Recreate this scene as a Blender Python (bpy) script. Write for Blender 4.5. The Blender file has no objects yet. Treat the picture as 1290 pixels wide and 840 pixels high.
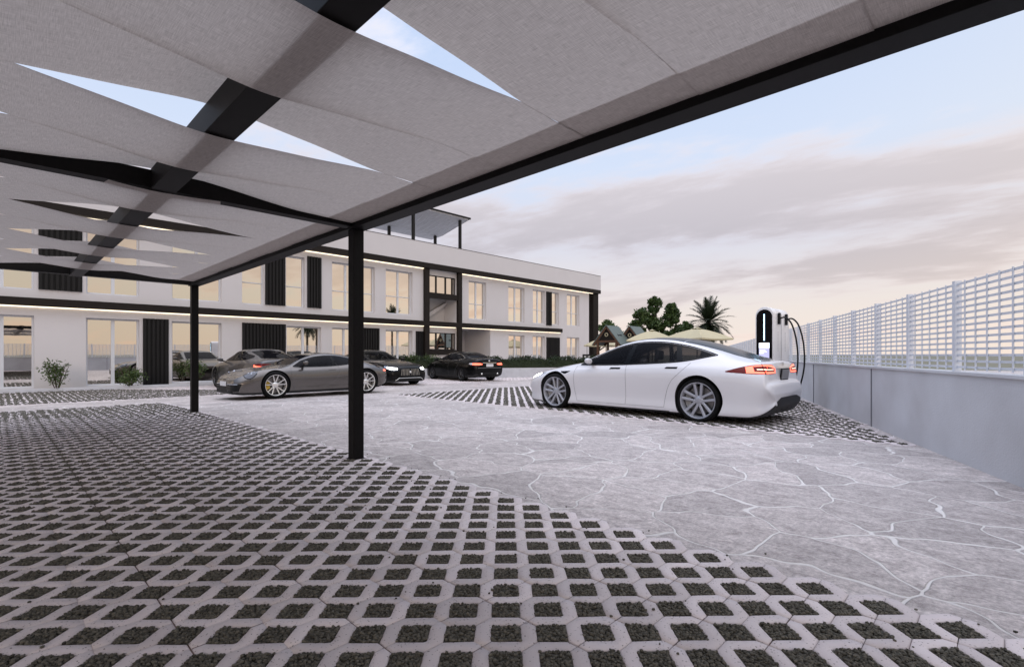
import bpy, bmesh, math, random
import numpy as np
from mathutils import Vector, Matrix
from mathutils.bvhtree import BVHTree
random.seed(7); RNG = np.random.default_rng(7)
R = math.radians
scene = bpy.context.scene
COL = scene.collection

# ---------------------------------------------------------------- materials
def mat(name, color=(.5, .5, .5), rough=.5, metal=0., coat=0., noise=0., nscale=8., bump=0., bscale=60.,
        emit=None, estr=0., spec=.5, alt=None):
    m = bpy.data.materials.new(name); m.use_nodes = True
    nt = m.node_tree; b = nt.nodes['Principled BSDF']
    b.inputs['Base Color'].default_value = (*color, 1); b.inputs['Roughness'].default_value = rough
    b.inputs['Metallic'].default_value = metal; b.inputs['Coat Weight'].default_value = coat
    b.inputs['Coat Roughness'].default_value = .04; b.inputs['Specular IOR Level'].default_value = spec
    if emit:
        b.inputs['Emission Color'].default_value = (*emit, 1); b.inputs['Emission Strength'].default_value = estr
    if noise or bump:
        tc = nt.nodes.new('ShaderNodeTexCoord')
    if noise:
        n = nt.nodes.new('ShaderNodeTexNoise'); n.inputs['Scale'].default_value = nscale; n.inputs['Detail'].default_value = 6
        nt.links.new(tc.outputs['Object'], n.inputs['Vector'])
        r = nt.nodes.new('ShaderNodeMapRange'); r.inputs[1].default_value = .3; r.inputs[2].default_value = .7
        nt.links.new(n.outputs['Fac'], r.inputs[0])
        mx = nt.nodes.new('ShaderNodeMix'); mx.data_type = 'RGBA'
        a = alt or tuple(c * (1 - noise) for c in color)
        mx.inputs[6].default_value = (*a, 1); mx.inputs[7].default_value = (*color, 1)
        nt.links.new(r.outputs[0], mx.inputs[0]); nt.links.new(mx.outputs[2], b.inputs['Base Color'])
    if bump:
        n2 = nt.nodes.new('ShaderNodeTexNoise'); n2.inputs['Scale'].default_value = bscale; n2.inputs['Detail'].default_value = 4
        nt.links.new(tc.outputs['Object'], n2.inputs['Vector'])
        bp = nt.nodes.new('ShaderNodeBump'); bp.inputs['Strength'].default_value = bump; bp.inputs['Distance'].default_value = .01
        nt.links.new(n2.outputs['Fac'], bp.inputs['Height']); nt.links.new(bp.outputs['Normal'], b.inputs['Normal'])
    return m

def glass_mat(name, tint, refl_rough=.02, opacity=.35, body=(.01, .01, .012)):
    """tinted car glass: part see-through, part dark gloss"""
    m = bpy.data.materials.new(name); m.use_nodes = True
    nt = m.node_tree; N = nt.nodes; L = nt.links
    out = N['Material Output']; b = N['Principled BSDF']
    N.remove(b); df = N.new('ShaderNodeBsdfDiffuse'); df.inputs[0].default_value = (*body, 1)
    gl = N.new('ShaderNodeBsdfGlossy'); gl.inputs[0].default_value = (.42, .42, .44, 1); gl.inputs['Roughness'].default_value = refl_rough
    f2 = N.new('ShaderNodeFresnel'); f2.inputs[0].default_value = 1.38; b = N.new('ShaderNodeMixShader')
    L.new(f2.outputs[0], b.inputs[0]); L.new(df.outputs[0], b.inputs[1]); L.new(gl.outputs[0], b.inputs[2])
    t = N.new('ShaderNodeBsdfTransparent'); t.inputs[0].default_value = (*tint, 1)
    mx = N.new('ShaderNodeMixShader'); fr = N.new('ShaderNodeFresnel'); fr.inputs[0].default_value = 1.5
    mr = N.new('ShaderNodeMapRange'); mr.inputs[1].default_value = 0; mr.inputs[2].default_value = 1
    mr.inputs[3].default_value = opacity; mr.inputs[4].default_value = min(1, opacity + .45)
    L.new(fr.outputs[0], mr.inputs[0]); L.new(mr.outputs[0], mx.inputs[0])
    L.new(t.outputs[0], mx.inputs[1]); L.new(b.outputs[0], mx.inputs[2]); L.new(mx.outputs[0], out.inputs[0])
    return m

def leaf_mat(name, dark, light):
    m = bpy.data.materials.new(name); m.use_nodes = True
    nt = m.node_tree; N = nt.nodes; L = nt.links; b = N['Principled BSDF']
    g = N.new('ShaderNodeNewGeometry'); mx = N.new('ShaderNodeMix'); mx.data_type = 'RGBA'
    mx.inputs[6].default_value = (*dark, 1); mx.inputs[7].default_value = (*light, 1)
    L.new(g.outputs['Random Per Island'], mx.inputs[0]); L.new(mx.outputs[2], b.inputs['Base Color'])
    b.inputs['Roughness'].default_value = .55
    t = N.new('ShaderNodeBsdfTranslucent'); L.new(mx.outputs[2], t.inputs[0])
    ms = N.new('ShaderNodeMixShader'); ms.inputs[0].default_value = .3
    L.new(b.outputs[0], ms.inputs[1]); L.new(t.outputs[0], ms.inputs[2]); L.new(ms.outputs[0], N['Material Output'].inputs[0])
    return m

# ---------------------------------------------------------------- objects
def tag(o, label=None, cat=None, group=None, kind=None):
    if label: o['label'] = label
    if cat: o['category'] = cat
    if group: o['group'] = group
    if kind: o['kind'] = kind
    return o

def empty(name, loc=(0, 0, 0), rz=0., label=None, cat=None, group=None):
    o = bpy.data.objects.new(name, None); COL.objects.link(o)
    o.location = loc; o.rotation_euler = (0, 0, rz); o.empty_display_size = .2
    return tag(o, label, cat, group)

def link_mesh(name, me, m, parent=None):
    o = bpy.data.objects.new(name, me); COL.objects.link(o)
    if m is not None and not me.materials:
        for x in (m if isinstance(m, (list, tuple)) else [m]): me.materials.append(x)
    if parent: o.parent = parent
    return o

def np_mesh(name, V, F, smooth=False):
    """V (n,3), F (m,k) all faces with k corners"""
    V = np.asarray(V, np.float32); F = np.asarray(F, np.int32)
    me = bpy.data.meshes.new(name); k = F.shape[1]
    me.vertices.add(len(V)); me.vertices.foreach_set('co', V.ravel())
    me.loops.add(F.size); me.loops.foreach_set('vertex_index', F.ravel())
    me.polygons.add(len(F)); me.polygons.foreach_set('loop_start', np.arange(0, F.size, k, dtype=np.int32))
    me.update(calc_edges=True)
    if smooth: me.polygons.foreach_set('use_smooth', np.ones(len(F), bool))
    me.validate()
    return me

class MB:
    def __init__(s): s.v = []; s.f = []
    def add(s, vs, fs):
        n = len(s.v); s.v += [tuple(v) for v in vs]; s.f += [tuple(i + n for i in f) for f in fs]
    def box(s, x0, x1, y0, y1, z0, z1):
        s.add([(x0, y0, z0), (x1, y0, z0), (x1, y1, z0), (x0, y1, z0), (x0, y0, z1), (x1, y0, z1), (x1, y1, z1), (x0, y1, z1)],
              [(0, 3, 2, 1), (4, 5, 6, 7), (0, 1, 5, 4), (1, 2, 6, 5), (2, 3, 7, 6), (3, 0, 4, 7)])
    def obox(s, c, ax, ay, az, hx, hy, hz):
        c = Vector(c); ax = Vector(ax).normalized() * hx; ay = Vector(ay).normalized() * hy; az = Vector(az).normalized() * hz
        v = [c + ax * a + ay * b + az * d for d in (-1, 1) for a, b in ((-1, -1), (1, -1), (1, 1), (-1, 1))]
        s.add(v, [(0, 3, 2, 1), (4, 5, 6, 7), (0, 1, 5, 4), (1, 2, 6, 5), (2, 3, 7, 6), (3, 0, 4, 7)])
    def beam(s, p, q, w, h, up=(0, 0, 1)):
        p = Vector(p); q = Vector(q); d = (q - p); L = d.length; d.normalize()
        side = d.cross(Vector(up)); side = side.normalized() if side.length > 1e-5 else Vector((1, 0, 0)); u = side.cross(d)
        s.obox((p + q) / 2, d, side, u, L / 2, w / 2, h / 2)
    def tube(s, pts, rad, n=10, caps=True):
        pts = [Vector(p) for p in pts]; rad = rad if isinstance(rad, (list, tuple)) else [rad] * len(pts)
        base = len(s.v); prev = None
        for i, p in enumerate(pts):
            d = (pts[min(i + 1, len(pts) - 1)] - pts[max(i - 1, 0)]).normalized()
            if prev is None: a = d.orthogonal().normalized()
            else: a = (prev - d * prev.dot(d)).normalized()
            prev = a; b = d.cross(a)
            for k in range(n):
                t = 2 * math.pi * k / n; s.v.append(tuple(p + (a * math.cos(t) + b * math.sin(t)) * rad[i]))
        for i in range(len(pts) - 1):
            for k in range(n):
                s.f.append((base + i * n + k, base + i * n + (k + 1) % n, base + (i + 1) * n + (k + 1) % n, base + (i + 1) * n + k))
        if caps:
            s.f.append(tuple(base + k for k in reversed(range(n)))); s.f.append(tuple(base + (len(pts) - 1) * n + k for k in range(n)))
    def lathe(s, prof, axis='y', n=48, c=(0, 0, 0), closed=False):
        base = len(s.v); m = len(prof)
        for k in range(n):
            t = 2 * math.pi * k / n
            for r, h in prof:
                if axis == 'y': s.v.append((c[0] + r * math.cos(t), c[1] + h, c[2] + r * math.sin(t)))
                else: s.v.append((c[0] + r * math.cos(t), c[1] + r * math.sin(t), c[2] + h))
        for k in range(n):
            k2 = (k + 1) % n
            for i in range(m if closed else m - 1):
                j = (i + 1) % m
                f = (base + k * m + i, base + k * m + j, base + k2 * m + j, base + k2 * m + i)
                s.f.append(f if axis == 'y' else f[::-1])
    def prism(s, poly, d0, d1, fn):
        """poly of 2-D points, fn(a,b,d)->xyz"""
        n = len(poly); s.add([fn(a, b, d0) for a, b in poly] + [fn(a, b, d1) for a, b in poly],
              [tuple(range(n)), tuple(range(2 * n - 1, n - 1, -1))] + [(i, i + n, (i + 1) % n + n, (i + 1) % n) for i in range(n)])
    def build(s, name, m, parent=None, smooth=False, bevel=0., auto=None, fixn=False):
        me = bpy.data.meshes.new(name); me.from_pydata(s.v, [], s.f); me.update()
        bm = bmesh.new(); bm.from_mesh(me)
        if fixn: bmesh.ops.recalc_face_normals(bm, faces=bm.faces)
        if bevel:
            es = [e for e in bm.edges if len(e.link_faces) == 2 and e.calc_face_angle(0) > .5]
            bmesh.ops.bevel(bm, geom=es, offset=bevel, segments=2, affect='EDGES', profile=.5, clamp_overlap=True)
        if auto:
            for f in bm.faces: f.smooth = True
            for e in bm.edges:
                if len(e.link_faces) == 2 and e.calc_face_angle(0) > auto: e.smooth = False
        elif smooth:
            for f in bm.faces: f.smooth = True
        bm.to_mesh(me); bm.free()
        return link_mesh(name, me, m, parent)

def children(o): return [c for c in bpy.data.objects if c.parent == o]
def copy_tree(o, parent=None):
    c = o.copy(); COL.objects.link(c); c.parent = parent
    for ch in children(o): copy_tree(ch, c)
    return c

def pchip(pts):
    xs = np.array([p[0] for p in pts], float); ys = np.array([p[1] for p in pts], float)
    h = np.diff(xs); d = np.diff(ys) / h; n = len(xs); m = np.zeros(n)
    for i in range(1, n - 1):
        if d[i - 1] * d[i] > 0:
            w1 = 2 * h[i] + h[i - 1]; w2 = h[i] + 2 * h[i - 1]; m[i] = (w1 + w2) / (w1 / d[i - 1] + w2 / d[i])
    m[0] = d[0]; m[-1] = d[-1]
    def f(x):
        x = np.clip(x, xs[0], xs[-1]); i = int(np.clip(np.searchsorted(xs, x) - 1, 0, n - 2))
        t = (x - xs[i]) / h[i]; t2 = t * t; t3 = t2 * t
        return float((2 * t3 - 3 * t2 + 1) * ys[i] + (t3 - 2 * t2 + t) * h[i] * m[i] + (-2 * t3 + 3 * t2) * ys[i + 1] + (t3 - t2) * h[i] * m[i + 1])
    return f

def crspline(P, n):
    """Catmull-Rom through P (any dimension), n samples per segment"""
    P = [np.array(p, float) for p in P]; out = []
    for i in range(len(P) - 1):
        p1, p2 = P[i], P[i + 1]; p0 = P[i - 1] if i else 2 * p1 - p2; p3 = P[i + 2] if i + 2 < len(P) else 2 * p2 - p1
        d = [max(np.linalg.norm(b - a), 1e-6) ** .5 for a, b in ((p0, p1), (p1, p2), (p2, p3))]
        t1 = (p1 - p0) / d[0] - (p2 - p0) / (d[0] + d[1]) + (p2 - p1) / d[1]
        t2 = (p2 - p1) / d[1] - (p3 - p1) / (d[1] + d[2]) + (p3 - p2) / d[2]
        t1 *= d[1]; t2 *= d[1]
        for k in range(n):
            t = k / n; a = t * t; b = a * t
            out.append((2 * b - 3 * a + 1) * p1 + (b - 2 * a + t) * t1 + (-2 * b + 3 * a) * p2 + (b - a) * t2)
    out.append(P[-1]); return out

def resample(P, n, smooth=True):
    Q = crspline(P, 12) if smooth and len(P) > 2 else [np.array(p, float) for p in P]
    L = [0]
    for a, b in zip(Q, Q[1:]): L.append(L[-1] + np.linalg.norm(b - a))
    out = []; j = 0
    for k in range(n):
        t = L[-1] * k / (n - 1)
        while j < len(Q) - 2 and L[j + 1] < t: j += 1
        u = (t - L[j]) / max(L[j + 1] - L[j], 1e-9); out.append(Q[j] * (1 - u) + Q[j + 1] * u)
    return out
# ---------------------------------------------------------------- palette
M = {}
M['black_metal'] = mat('black powder coat', (.007, .006, .006), .55, noise=.3, nscale=30, bump=.05, bscale=300, spec=.12)
M['stucco'] = mat('white stucco', (.62, .60, .61), .9, noise=.03, nscale=1.2, bump=.15, bscale=120, spec=.2)
M['dark_trim'] = mat('dark bronze trim', (.016, .012, .010), .6, noise=.2, nscale=4, spec=.2)
M['slat'] = mat('black slats', (.010, .0095, .010), .5, spec=.25)
M['white_frame'] = mat('white window frame', (.62, .64, .68), .4)
M['led'] = mat('warm led strip', (.9, .8, .6), .5, emit=(1., .84, .62), estr=1.7)
M['soffit'] = mat('grey roof boards', (.50, .49, .50), .7, noise=.1, nscale=5)
M['planter'] = mat('planter render', (.55, .56, .60), .8, noise=.12, nscale=4, bump=.2)
M['wall_white'] = mat('boundary wall render', (.56, .57, .60), .85, noise=.3, nscale=1.3, bump=.3, alt=(.46, .46, .48))
M['fence'] = mat('white fence metal', (.62, .65, .70), .45, noise=.05)
M['soil'] = mat('soil', (.05, .04, .03), .9, noise=.4, nscale=20)
M['bark'] = mat('bark', (.07, .05, .035), .9, noise=.5, nscale=15, bump=.6, bscale=40)
M['leaf'] = leaf_mat('tree leaf', (.018, .042, .010), (.075, .125, .03))
M['leaf_olive'] = leaf_mat('bush leaf', (.03, .06, .016), (.10, .15, .04))
M['leaf_hedge'] = leaf_mat('hedge leaf', (.008, .017, .006), (.028, .05, .014))
M['leaf_palm'] = leaf_mat('palm leaf', (.007, .012, .006), (.022, .034, .013))
M['wood'] = mat('play house wood', (.11, .05, .025), .7, noise=.4, nscale=12)
M['green_roof'] = mat('sage roof panel', (.11, .138, .128), .6, noise=.12, nscale=6)
M['parasol'] = mat('cream parasol cloth', (.46, .41, .27), .85, noise=.06, nscale=6)
M['rubber'] = mat('tyre rubber', (.007, .007, .0075), .85, noise=.2, nscale=30, spec=.15)
M['black_plastic'] = mat('black plastic', (.008, .008, .009), .5, spec=.2)
M['black_gloss'] = mat('black gloss', (.003, .003, .004), .22, spec=.12)
M['interior'] = mat('car interior', (.02, .02, .022), .8)
M['seat'] = mat('car seat leather', (.16, .16, .18), .6)
M['seat_white'] = mat('pale car seat leather', (.5, .5, .52), .6)
M['chrome'] = mat('chrome', (.75, .74, .72), .12, 1.)
M['alu'] = mat('silver alloy', (.36, .37, .41), .38, .55)
M['alu_bright'] = mat('bright alloy', (.72, .71, .70), .25, .9)
M['alu_dark'] = mat('dark alloy', (.05, .05, .055), .3, .7)
M['disc'] = mat('brake disc steel', (.22, .21, .21), .45, .8, noise=.2, nscale=40)
M['yellow'] = mat('yellow caliper', (.62, .40, .02), .4, coat=.5)
M['grey_caliper'] = mat('grey caliper', (.3, .29, .28), .5)
M['lamp_white'] = mat('lit head lamp', (1, 1, 1), .1, emit=(1, .97, .9), estr=12)
M['lamp_dim'] = mat('clear head lamp', (.35, .38, .45), .08, .3, coat=1.)
M['lamp_red_lit'] = mat('lit tail lamp', (.8, .1, .06), .2, emit=(1, .14, .08), estr=2.3)
M['lamp_red_hot'] = mat('bright tail lamp core', (1, .5, .4), .2, emit=(1, .46, .32), estr=2.2)
M['lamp_red'] = mat('red lamp lens', (.09, .003, .003), .2, spec=.2, emit=(1, .03, .02), estr=.02)
M['lens'] = mat('clear lens over dark housing', (.05, .055, .075), .12, .2, coat=.4)
M['plate'] = mat('white number plate', (.6, .6, .62), .4)
M['plate_dark'] = mat('grey number plate', (.16, .16, .17), .4)
M['glass_tesla'] = glass_mat('dark tinted car glass', (.50, .49, .49), opacity=.42)
M['glass_dark'] = glass_mat('black tinted car glass', (.35, .34, .34), opacity=.55)
M['glass_clear'] = glass_mat('clear car glass', (.85, .87, .86), opacity=.12, body=(.03, .03, .03))
M['roof_glass'] = mat('black glass roof', (.008, .007, .007), .25, spec=.3)
M['seam'] = mat('panel gap', (.10, .10, .105), .8)
M['screen_white'] = mat('lit screen', (.8, .85, 1), .3, emit=(.82, .90, 1), estr=1.9)
M['screen_lav'] = mat('lit screen lower half', (.4, .4, .6), .3, emit=(.45, .44, .66), estr=.75)
M['led_blue'] = mat('blue led line', (.5, .7, 1), .3, emit=(.42, .72, 1), estr=2.6)
M['white_plastic'] = mat('white charger casing', (.72, .71, .72), .3, coat=.3, noise=.03)
M['grey_seam'] = mat('grey seam strip', (.2, .2, .22), .5)

def paint(name, color, metal=0., rough=.3, flake=0., coat=1., spec=.5):
    return mat(name, color, rough, metal, coat=coat, noise=flake, nscale=900, spec=spec)
M['paint_white'] = paint('pearl white car paint', (.61, .60, .62), .0, .30)
M['paint_grey'] = paint('grey metallic car paint', (.13, .118, .113), .8, .27, coat=.5)
M['paint_silver'] = paint('dark silver car paint', (.085, .08, .083), .65, .34, coat=.5)
M['paint_black'] = paint('black car paint', (.003, .003, .0033), .0, .25, coat=.05, spec=.16)

def window_glass():
    m = bpy.data.materials.new('mirrored window glass'); m.use_nodes = True
    nt = m.node_tree; b = nt.nodes['Principled BSDF']
    b.inputs['Base Color'].default_value = (.80, .755, .70, 1); b.inputs['Metallic'].default_value = 1; b.inputs['Roughness'].default_value = .015
    tc = nt.nodes.new('ShaderNodeTexCoord'); n = nt.nodes.new('ShaderNodeTexNoise'); n.inputs['Scale'].default_value = .9
    nt.links.new(tc.outputs['Object'], n.inputs['Vector'])
    bp = nt.nodes.new('ShaderNodeBump'); bp.inputs['Strength'].default_value = .03; bp.inputs['Distance'].default_value = .02
    nt.links.new(n.outputs['Fac'], bp.inputs['Height']); nt.links.new(bp.outputs['Normal'], b.inputs['Normal'])
    return m
M['pane'] = window_glass()

def fabric(tr=.24):
    m = bpy.data.materials.new('woven shade cloth'); m.use_nodes = True
    nt = m.node_tree; N = nt.nodes; L = nt.links; b = N['Principled BSDF']
    tc = N.new('ShaderNodeTexCoord')
    hs = []
    for sc in ((300, 15, 1), (15, 300, 1)):
        mp = N.new('ShaderNodeMapping'); mp.inputs['Scale'].default_value = sc; L.new(tc.outputs['Object'], mp.inputs[0])
        n = N.new('ShaderNodeTexNoise'); n.inputs['Scale'].default_value = 1; n.inputs['Detail'].default_value = 2
        L.new(mp.outputs[0], n.inputs['Vector']); hs.append(n)
    add = N.new('ShaderNodeMath'); add.operation = 'ADD'; L.new(hs[0].outputs[0], add.inputs[0]); L.new(hs[1].outputs[0], add.inputs[1])
    mr = N.new('ShaderNodeMapRange'); mr.inputs[1].default_value = .7; mr.inputs[2].default_value = 1.3; L.new(add.outputs[0], mr.inputs[0])
    mx = N.new('ShaderNodeMix'); mx.data_type = 'RGBA'; mx.inputs[6].default_value = (.39, .352, .33, 1); mx.inputs[7].default_value = (.60, .552, .522, 1)
    L.new(mr.outputs[0], mx.inputs[0]); L.new(mx.outputs[2], b.inputs['Base Color']); b.inputs['Roughness'].default_value = .9
    b.inputs['Specular IOR Level'].default_value = .1
    t = N.new('ShaderNodeBsdfTranslucent'); L.new(mx.outputs[2], t.inputs[0])
    bp = N.new('ShaderNodeBump'); bp.inputs['Strength'].default_value = .2; bp.inputs['Distance'].default_value = .001
    L.new(add.outputs[0], bp.inputs['Height']); L.new(bp.outputs[0], b.inputs['Normal'])
    ms = N.new('ShaderNodeMixShader'); ms.inputs[0].default_value = tr
    L.new(b.outputs[0], ms.inputs[1]); L.new(t.outputs[0], ms.inputs[2]); L.new(ms.outputs[0], N['Material Output'].inputs[0])
    return m
M['fabric'] = fabric(); M['hem'] = fabric(.40); M['hem'].name = 'shade cloth hem'

def paver_mat():
    m = mat('speckled paving concrete', (.50, .465, .465), .8)
    nt = m.node_tree; N = nt.nodes; L = nt.links; b = N['Principled BSDF']
    tc = N.new('ShaderNodeTexCoord')
    v = N.new('ShaderNodeTexVoronoi'); v.inputs['Scale'].default_value = 75; L.new(tc.outputs['Object'], v.inputs['Vector'])
    n0 = N.new('ShaderNodeTexNoise'); n0.inputs['Scale'].default_value = 130; L.new(tc.outputs['Object'], n0.inputs['Vector'])
    sub = N.new('ShaderNodeMath'); sub.operation = 'SUBTRACT'; L.new(n0.outputs['Fac'], sub.inputs[0]); L.new(v.outputs['Distance'], sub.inputs[1])
    mr = N.new('ShaderNodeMapRange'); mr.inputs[1].default_value = .30; mr.inputs[2].default_value = .46; L.new(sub.outputs[0], mr.inputs[0])
    n = N.new('ShaderNodeTexNoise'); n.inputs['Scale'].default_value = 1.7; n.inputs['Detail'].default_value = 8; L.new(tc.outputs['Object'], n.inputs['Vector'])
    mx = N.new('ShaderNodeMix'); mx.data_type = 'RGBA'; mx.inputs[6].default_value = (.56, .495, .495, 1); mx.inputs[7].default_value = (.70, .63, .63, 1)
    L.new(n.outputs['Fac'], mx.inputs[0])
    g = N.new('ShaderNodeNewGeometry')
    hv = N.new('ShaderNodeMapRange'); hv.inputs[3].default_value = .82; hv.inputs[4].default_value = 1.06; L.new(g.outputs['Random Per Island'], hv.inputs[0])
    mul = N.new('ShaderNodeMix'); mul.data_type = 'RGBA'; mul.blend_type = 'MULTIPLY'; mul.inputs[0].default_value = 1
    L.new(mx.outputs[2], mul.inputs[6]); L.new(hv.outputs[0], mul.inputs[7])
    mx2 = N.new('ShaderNodeMix'); mx2.data_type = 'RGBA'; mx2.inputs[7].default_value = (.20, .17, .165, 1)
    L.new(mr.outputs[0], mx2.inputs[0]); L.new(mul.outputs[2], mx2.inputs[6]); L.new(mx2.outputs[2], b.inputs['Base Color'])
    bp = N.new('ShaderNodeBump'); bp.inputs['Strength'].default_value = .3; bp.inputs['Distance'].default_value = .004
    L.new(n0.outputs['Fac'], bp.inputs['Height']); L.new(bp.outputs[0], b.inputs['Normal'])
    return m
M['paver'] = paver_mat()
M['joint'] = mat('paving joint grit', (.25, .18, .16), .95, noise=.3, nscale=60)

def gravel_mat(name, stones):
    m = mat(name, (.08, .075, .065), .9)
    nt = m.node_tree; N = nt.nodes; L = nt.links; b = N['Principled BSDF']
    tc = N.new('ShaderNodeTexCoord')
    mx = N.new('ShaderNodeMix'); mx.data_type = 'RGBA'; mx.inputs[6].default_value = (.040, .037, .029, 1); mx.inputs[7].default_value = (.130, .120, .096, 1)
    if stones:
        g = N.new('ShaderNodeNewGeometry'); L.new(g.outputs['Random Per Island'], mx.inputs[0])
    else:
        v = N.new('ShaderNodeTexVoronoi'); v.inputs['Scale'].default_value = 65; L.new(tc.outputs['Object'], v.inputs['Vector'])
        sp = N.new('ShaderNodeSeparateColor'); L.new(v.outputs['Color'], sp.inputs[0]); L.new(sp.outputs[0], mx.inputs[0])
        bp = N.new('ShaderNodeBump'); bp.invert = True; bp.inputs['Strength'].default_value = 1; bp.inputs['Distance'].default_value = .012
        L.new(v.outputs['Distance'], bp.inputs['Height']); L.new(bp.outputs[0], b.inputs['Normal'])
    L.new(mx.outputs[2], b.inputs['Base Color'])
    return m
M['gravel'] = gravel_mat('dark gravel bed', False); M['stone'] = gravel_mat('dark gravel stones', True)

def road_mat():
    m = mat('stamped flagstone concrete', (.35, .33, .33), .5)
    nt = m.node_tree; N = nt.nodes; L = nt.links; b = N['Principled BSDF']
    tc = N.new('ShaderNodeTexCoord')
    nz = N.new('ShaderNodeTexNoise'); nz.inputs['Scale'].default_value = 2.3; nz.inputs['Detail'].default_value = 1.6; L.new(tc.outputs['Object'], nz.inputs['Vector'])
    sub = N.new('ShaderNodeVectorMath'); sub.operation = 'SUBTRACT'; sub.inputs[1].default_value = (.5, .5, .5); L.new(nz.outputs['Color'], sub.inputs[0])
    scl = N.new('ShaderNodeVectorMath'); scl.operation = 'SCALE'; scl.inputs[3].default_value = .36; L.new(sub.outputs[0], scl.inputs[0])
    addv = N.new('ShaderNodeVectorMath'); L.new(tc.outputs['Object'], addv.inputs[0]); L.new(scl.outputs[0], addv.inputs[1])
    flat = N.new('ShaderNodeVectorMath'); flat.operation = 'MULTIPLY'; flat.inputs[1].default_value = (1, 1, 0); L.new(addv.outputs[0], flat.inputs[0])
    v = N.new('ShaderNodeTexVoronoi'); v.voronoi_dimensions = '2D'; v.feature = 'DISTANCE_TO_EDGE'; v.inputs['Scale'].default_value = 1.75; v.inputs['Randomness'].default_value = 1.0; L.new(flat.outputs[0], v.inputs['Vector'])
    # joint width varies along its length
    nw = N.new('ShaderNodeTexNoise'); nw.inputs['Scale'].default_value = 1.8; L.new(tc.outputs['Object'], nw.inputs['Vector'])
    wd = N.new('ShaderNodeMapRange'); wd.inputs[1].default_value = .35; wd.inputs[2].default_value = .7; wd.inputs[3].default_value = .010; wd.inputs[4].default_value = .030; L.new(nw.outputs['Fac'], wd.inputs[0])
    dv = N.new('ShaderNodeMath'); dv.operation = 'DIVIDE'; L.new(v.outputs['Distance'], dv.inputs[0]); L.new(wd.outputs[0], dv.inputs[1])
    mr = N.new('ShaderNodeMapRange'); mr.interpolation_type = 'SMOOTHSTEP'; mr.inputs[1].default_value = .55; mr.inputs[2].default_value = 1.15; L.new(dv.outputs[0], mr.inputs[0])
    v2 = N.new('ShaderNodeTexVoronoi'); v2.voronoi_dimensions = '2D'; v2.inputs['Scale'].default_value = 1.75; L.new(flat.outputs[0], v2.inputs['Vector'])
    sp = N.new('ShaderNodeSeparateColor'); L.new(v2.outputs['Color'], sp.inputs[0])
    n1 = N.new('ShaderNodeTexNoise'); n1.inputs['Scale'].default_value = 7; n1.inputs['Detail'].default_value = 12; n1.inputs['Roughness'].default_value = .78; n1.inputs['Distortion'].default_value = .5
    mp = N.new('ShaderNodeMapping'); mp.inputs['Scale'].default_value = (1.5, 1.0, 1); mp.inputs['Rotation'].default_value = (0, 0, .8); L.new(tc.outputs['Object'], mp.inputs[0]); L.new(mp.outputs[0], n1.inputs['Vector'])
    r1 = N.new('ShaderNodeMapRange'); r1.inputs[1].default_value = .32; r1.inputs[2].default_value = .68; L.new(n1.outputs['Fac'], r1.inputs[0])
    base = N.new('ShaderNodeMix'); base.data_type = 'RGBA'; base.inputs[6].default_value = (.25, .212, .203, 1); base.inputs[7].default_value = (.70, .632, .612, 1); L.new(r1.outputs[0], base.inputs[0])
    tone = N.new('ShaderNodeMapRange'); tone.inputs[3].default_value = .78; tone.inputs[4].default_value = 1.12; L.new(sp.outputs[0], tone.inputs[0])
    mul = N.new('ShaderNodeMix'); mul.data_type = 'RGBA'; mul.blend_type = 'MULTIPLY'; mul.inputs[0].default_value = 1; L.new(base.outputs[2], mul.inputs[6]); L.new(tone.outputs[0], mul.inputs[7])
    n3 = N.new('ShaderNodeTexNoise'); n3.inputs['Scale'].default_value = 38; n3.inputs['Detail'].default_value = 7; n3.inputs['Roughness'].default_value = .75; L.new(tc.outputs['Object'], n3.inputs['Vector'])
    g3 = N.new('ShaderNodeMapRange'); g3.inputs[1].default_value = .34; g3.inputs[2].default_value = .66; g3.inputs[3].default_value = .58; g3.inputs[4].default_value = 1.22; L.new(n3.outputs['Fac'], g3.inputs[0])
    mul3 = N.new('ShaderNodeMix'); mul3.data_type = 'RGBA'; mul3.blend_type = 'MULTIPLY'; mul3.inputs[0].default_value = 1; L.new(mul.outputs[2], mul3.inputs[6]); L.new(g3.outputs[0], mul3.inputs[7]); mul = mul3
    fin = N.new('ShaderNodeMix'); fin.data_type = 'RGBA'; fin.inputs[6].default_value = (.66, .63, .61, 1); L.new(mr.outputs[0], fin.inputs[0]); L.new(mul.outputs[2], fin.inputs[7])
    L.new(fin.outputs[2], b.inputs['Base Color'])
    rr = N.new('ShaderNodeMapRange'); rr.inputs[3].default_value = .42; rr.inputs[4].default_value = .62; L.new(n1.outputs['Fac'], rr.inputs[0]); L.new(rr.outputs[0], b.inputs['Roughness'])
    hm = N.new('ShaderNodeMath'); hm.operation = 'MULTIPLY_ADD'; hm.inputs[1].default_value = .8; L.new(n1.outputs['Fac'], hm.inputs[0]); L.new(mr.outputs[0], hm.inputs[2])
    hm2 = N.new('ShaderNodeMath'); hm2.operation = 'MULTIPLY_ADD'; hm2.inputs[1].default_value = .5; L.new(n3.outputs['Fac'], hm2.inputs[0]); L.new(hm.outputs[0], hm2.inputs[2]); hm = hm2
    bp = N.new('ShaderNodeBump'); bp.inputs['Strength'].default_value = .8; bp.inputs['Distance'].default_value = .014; L.new(hm.outputs[0], bp.inputs['Height']); L.new(bp.outputs[0], b.inputs['Normal'])
    return m
M['road'] = road_mat()
M['ground'] = mat('dry ground', (.20, .18, .15), .95, noise=.5, nscale=.3, alt=(.09, .10, .05))
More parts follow.
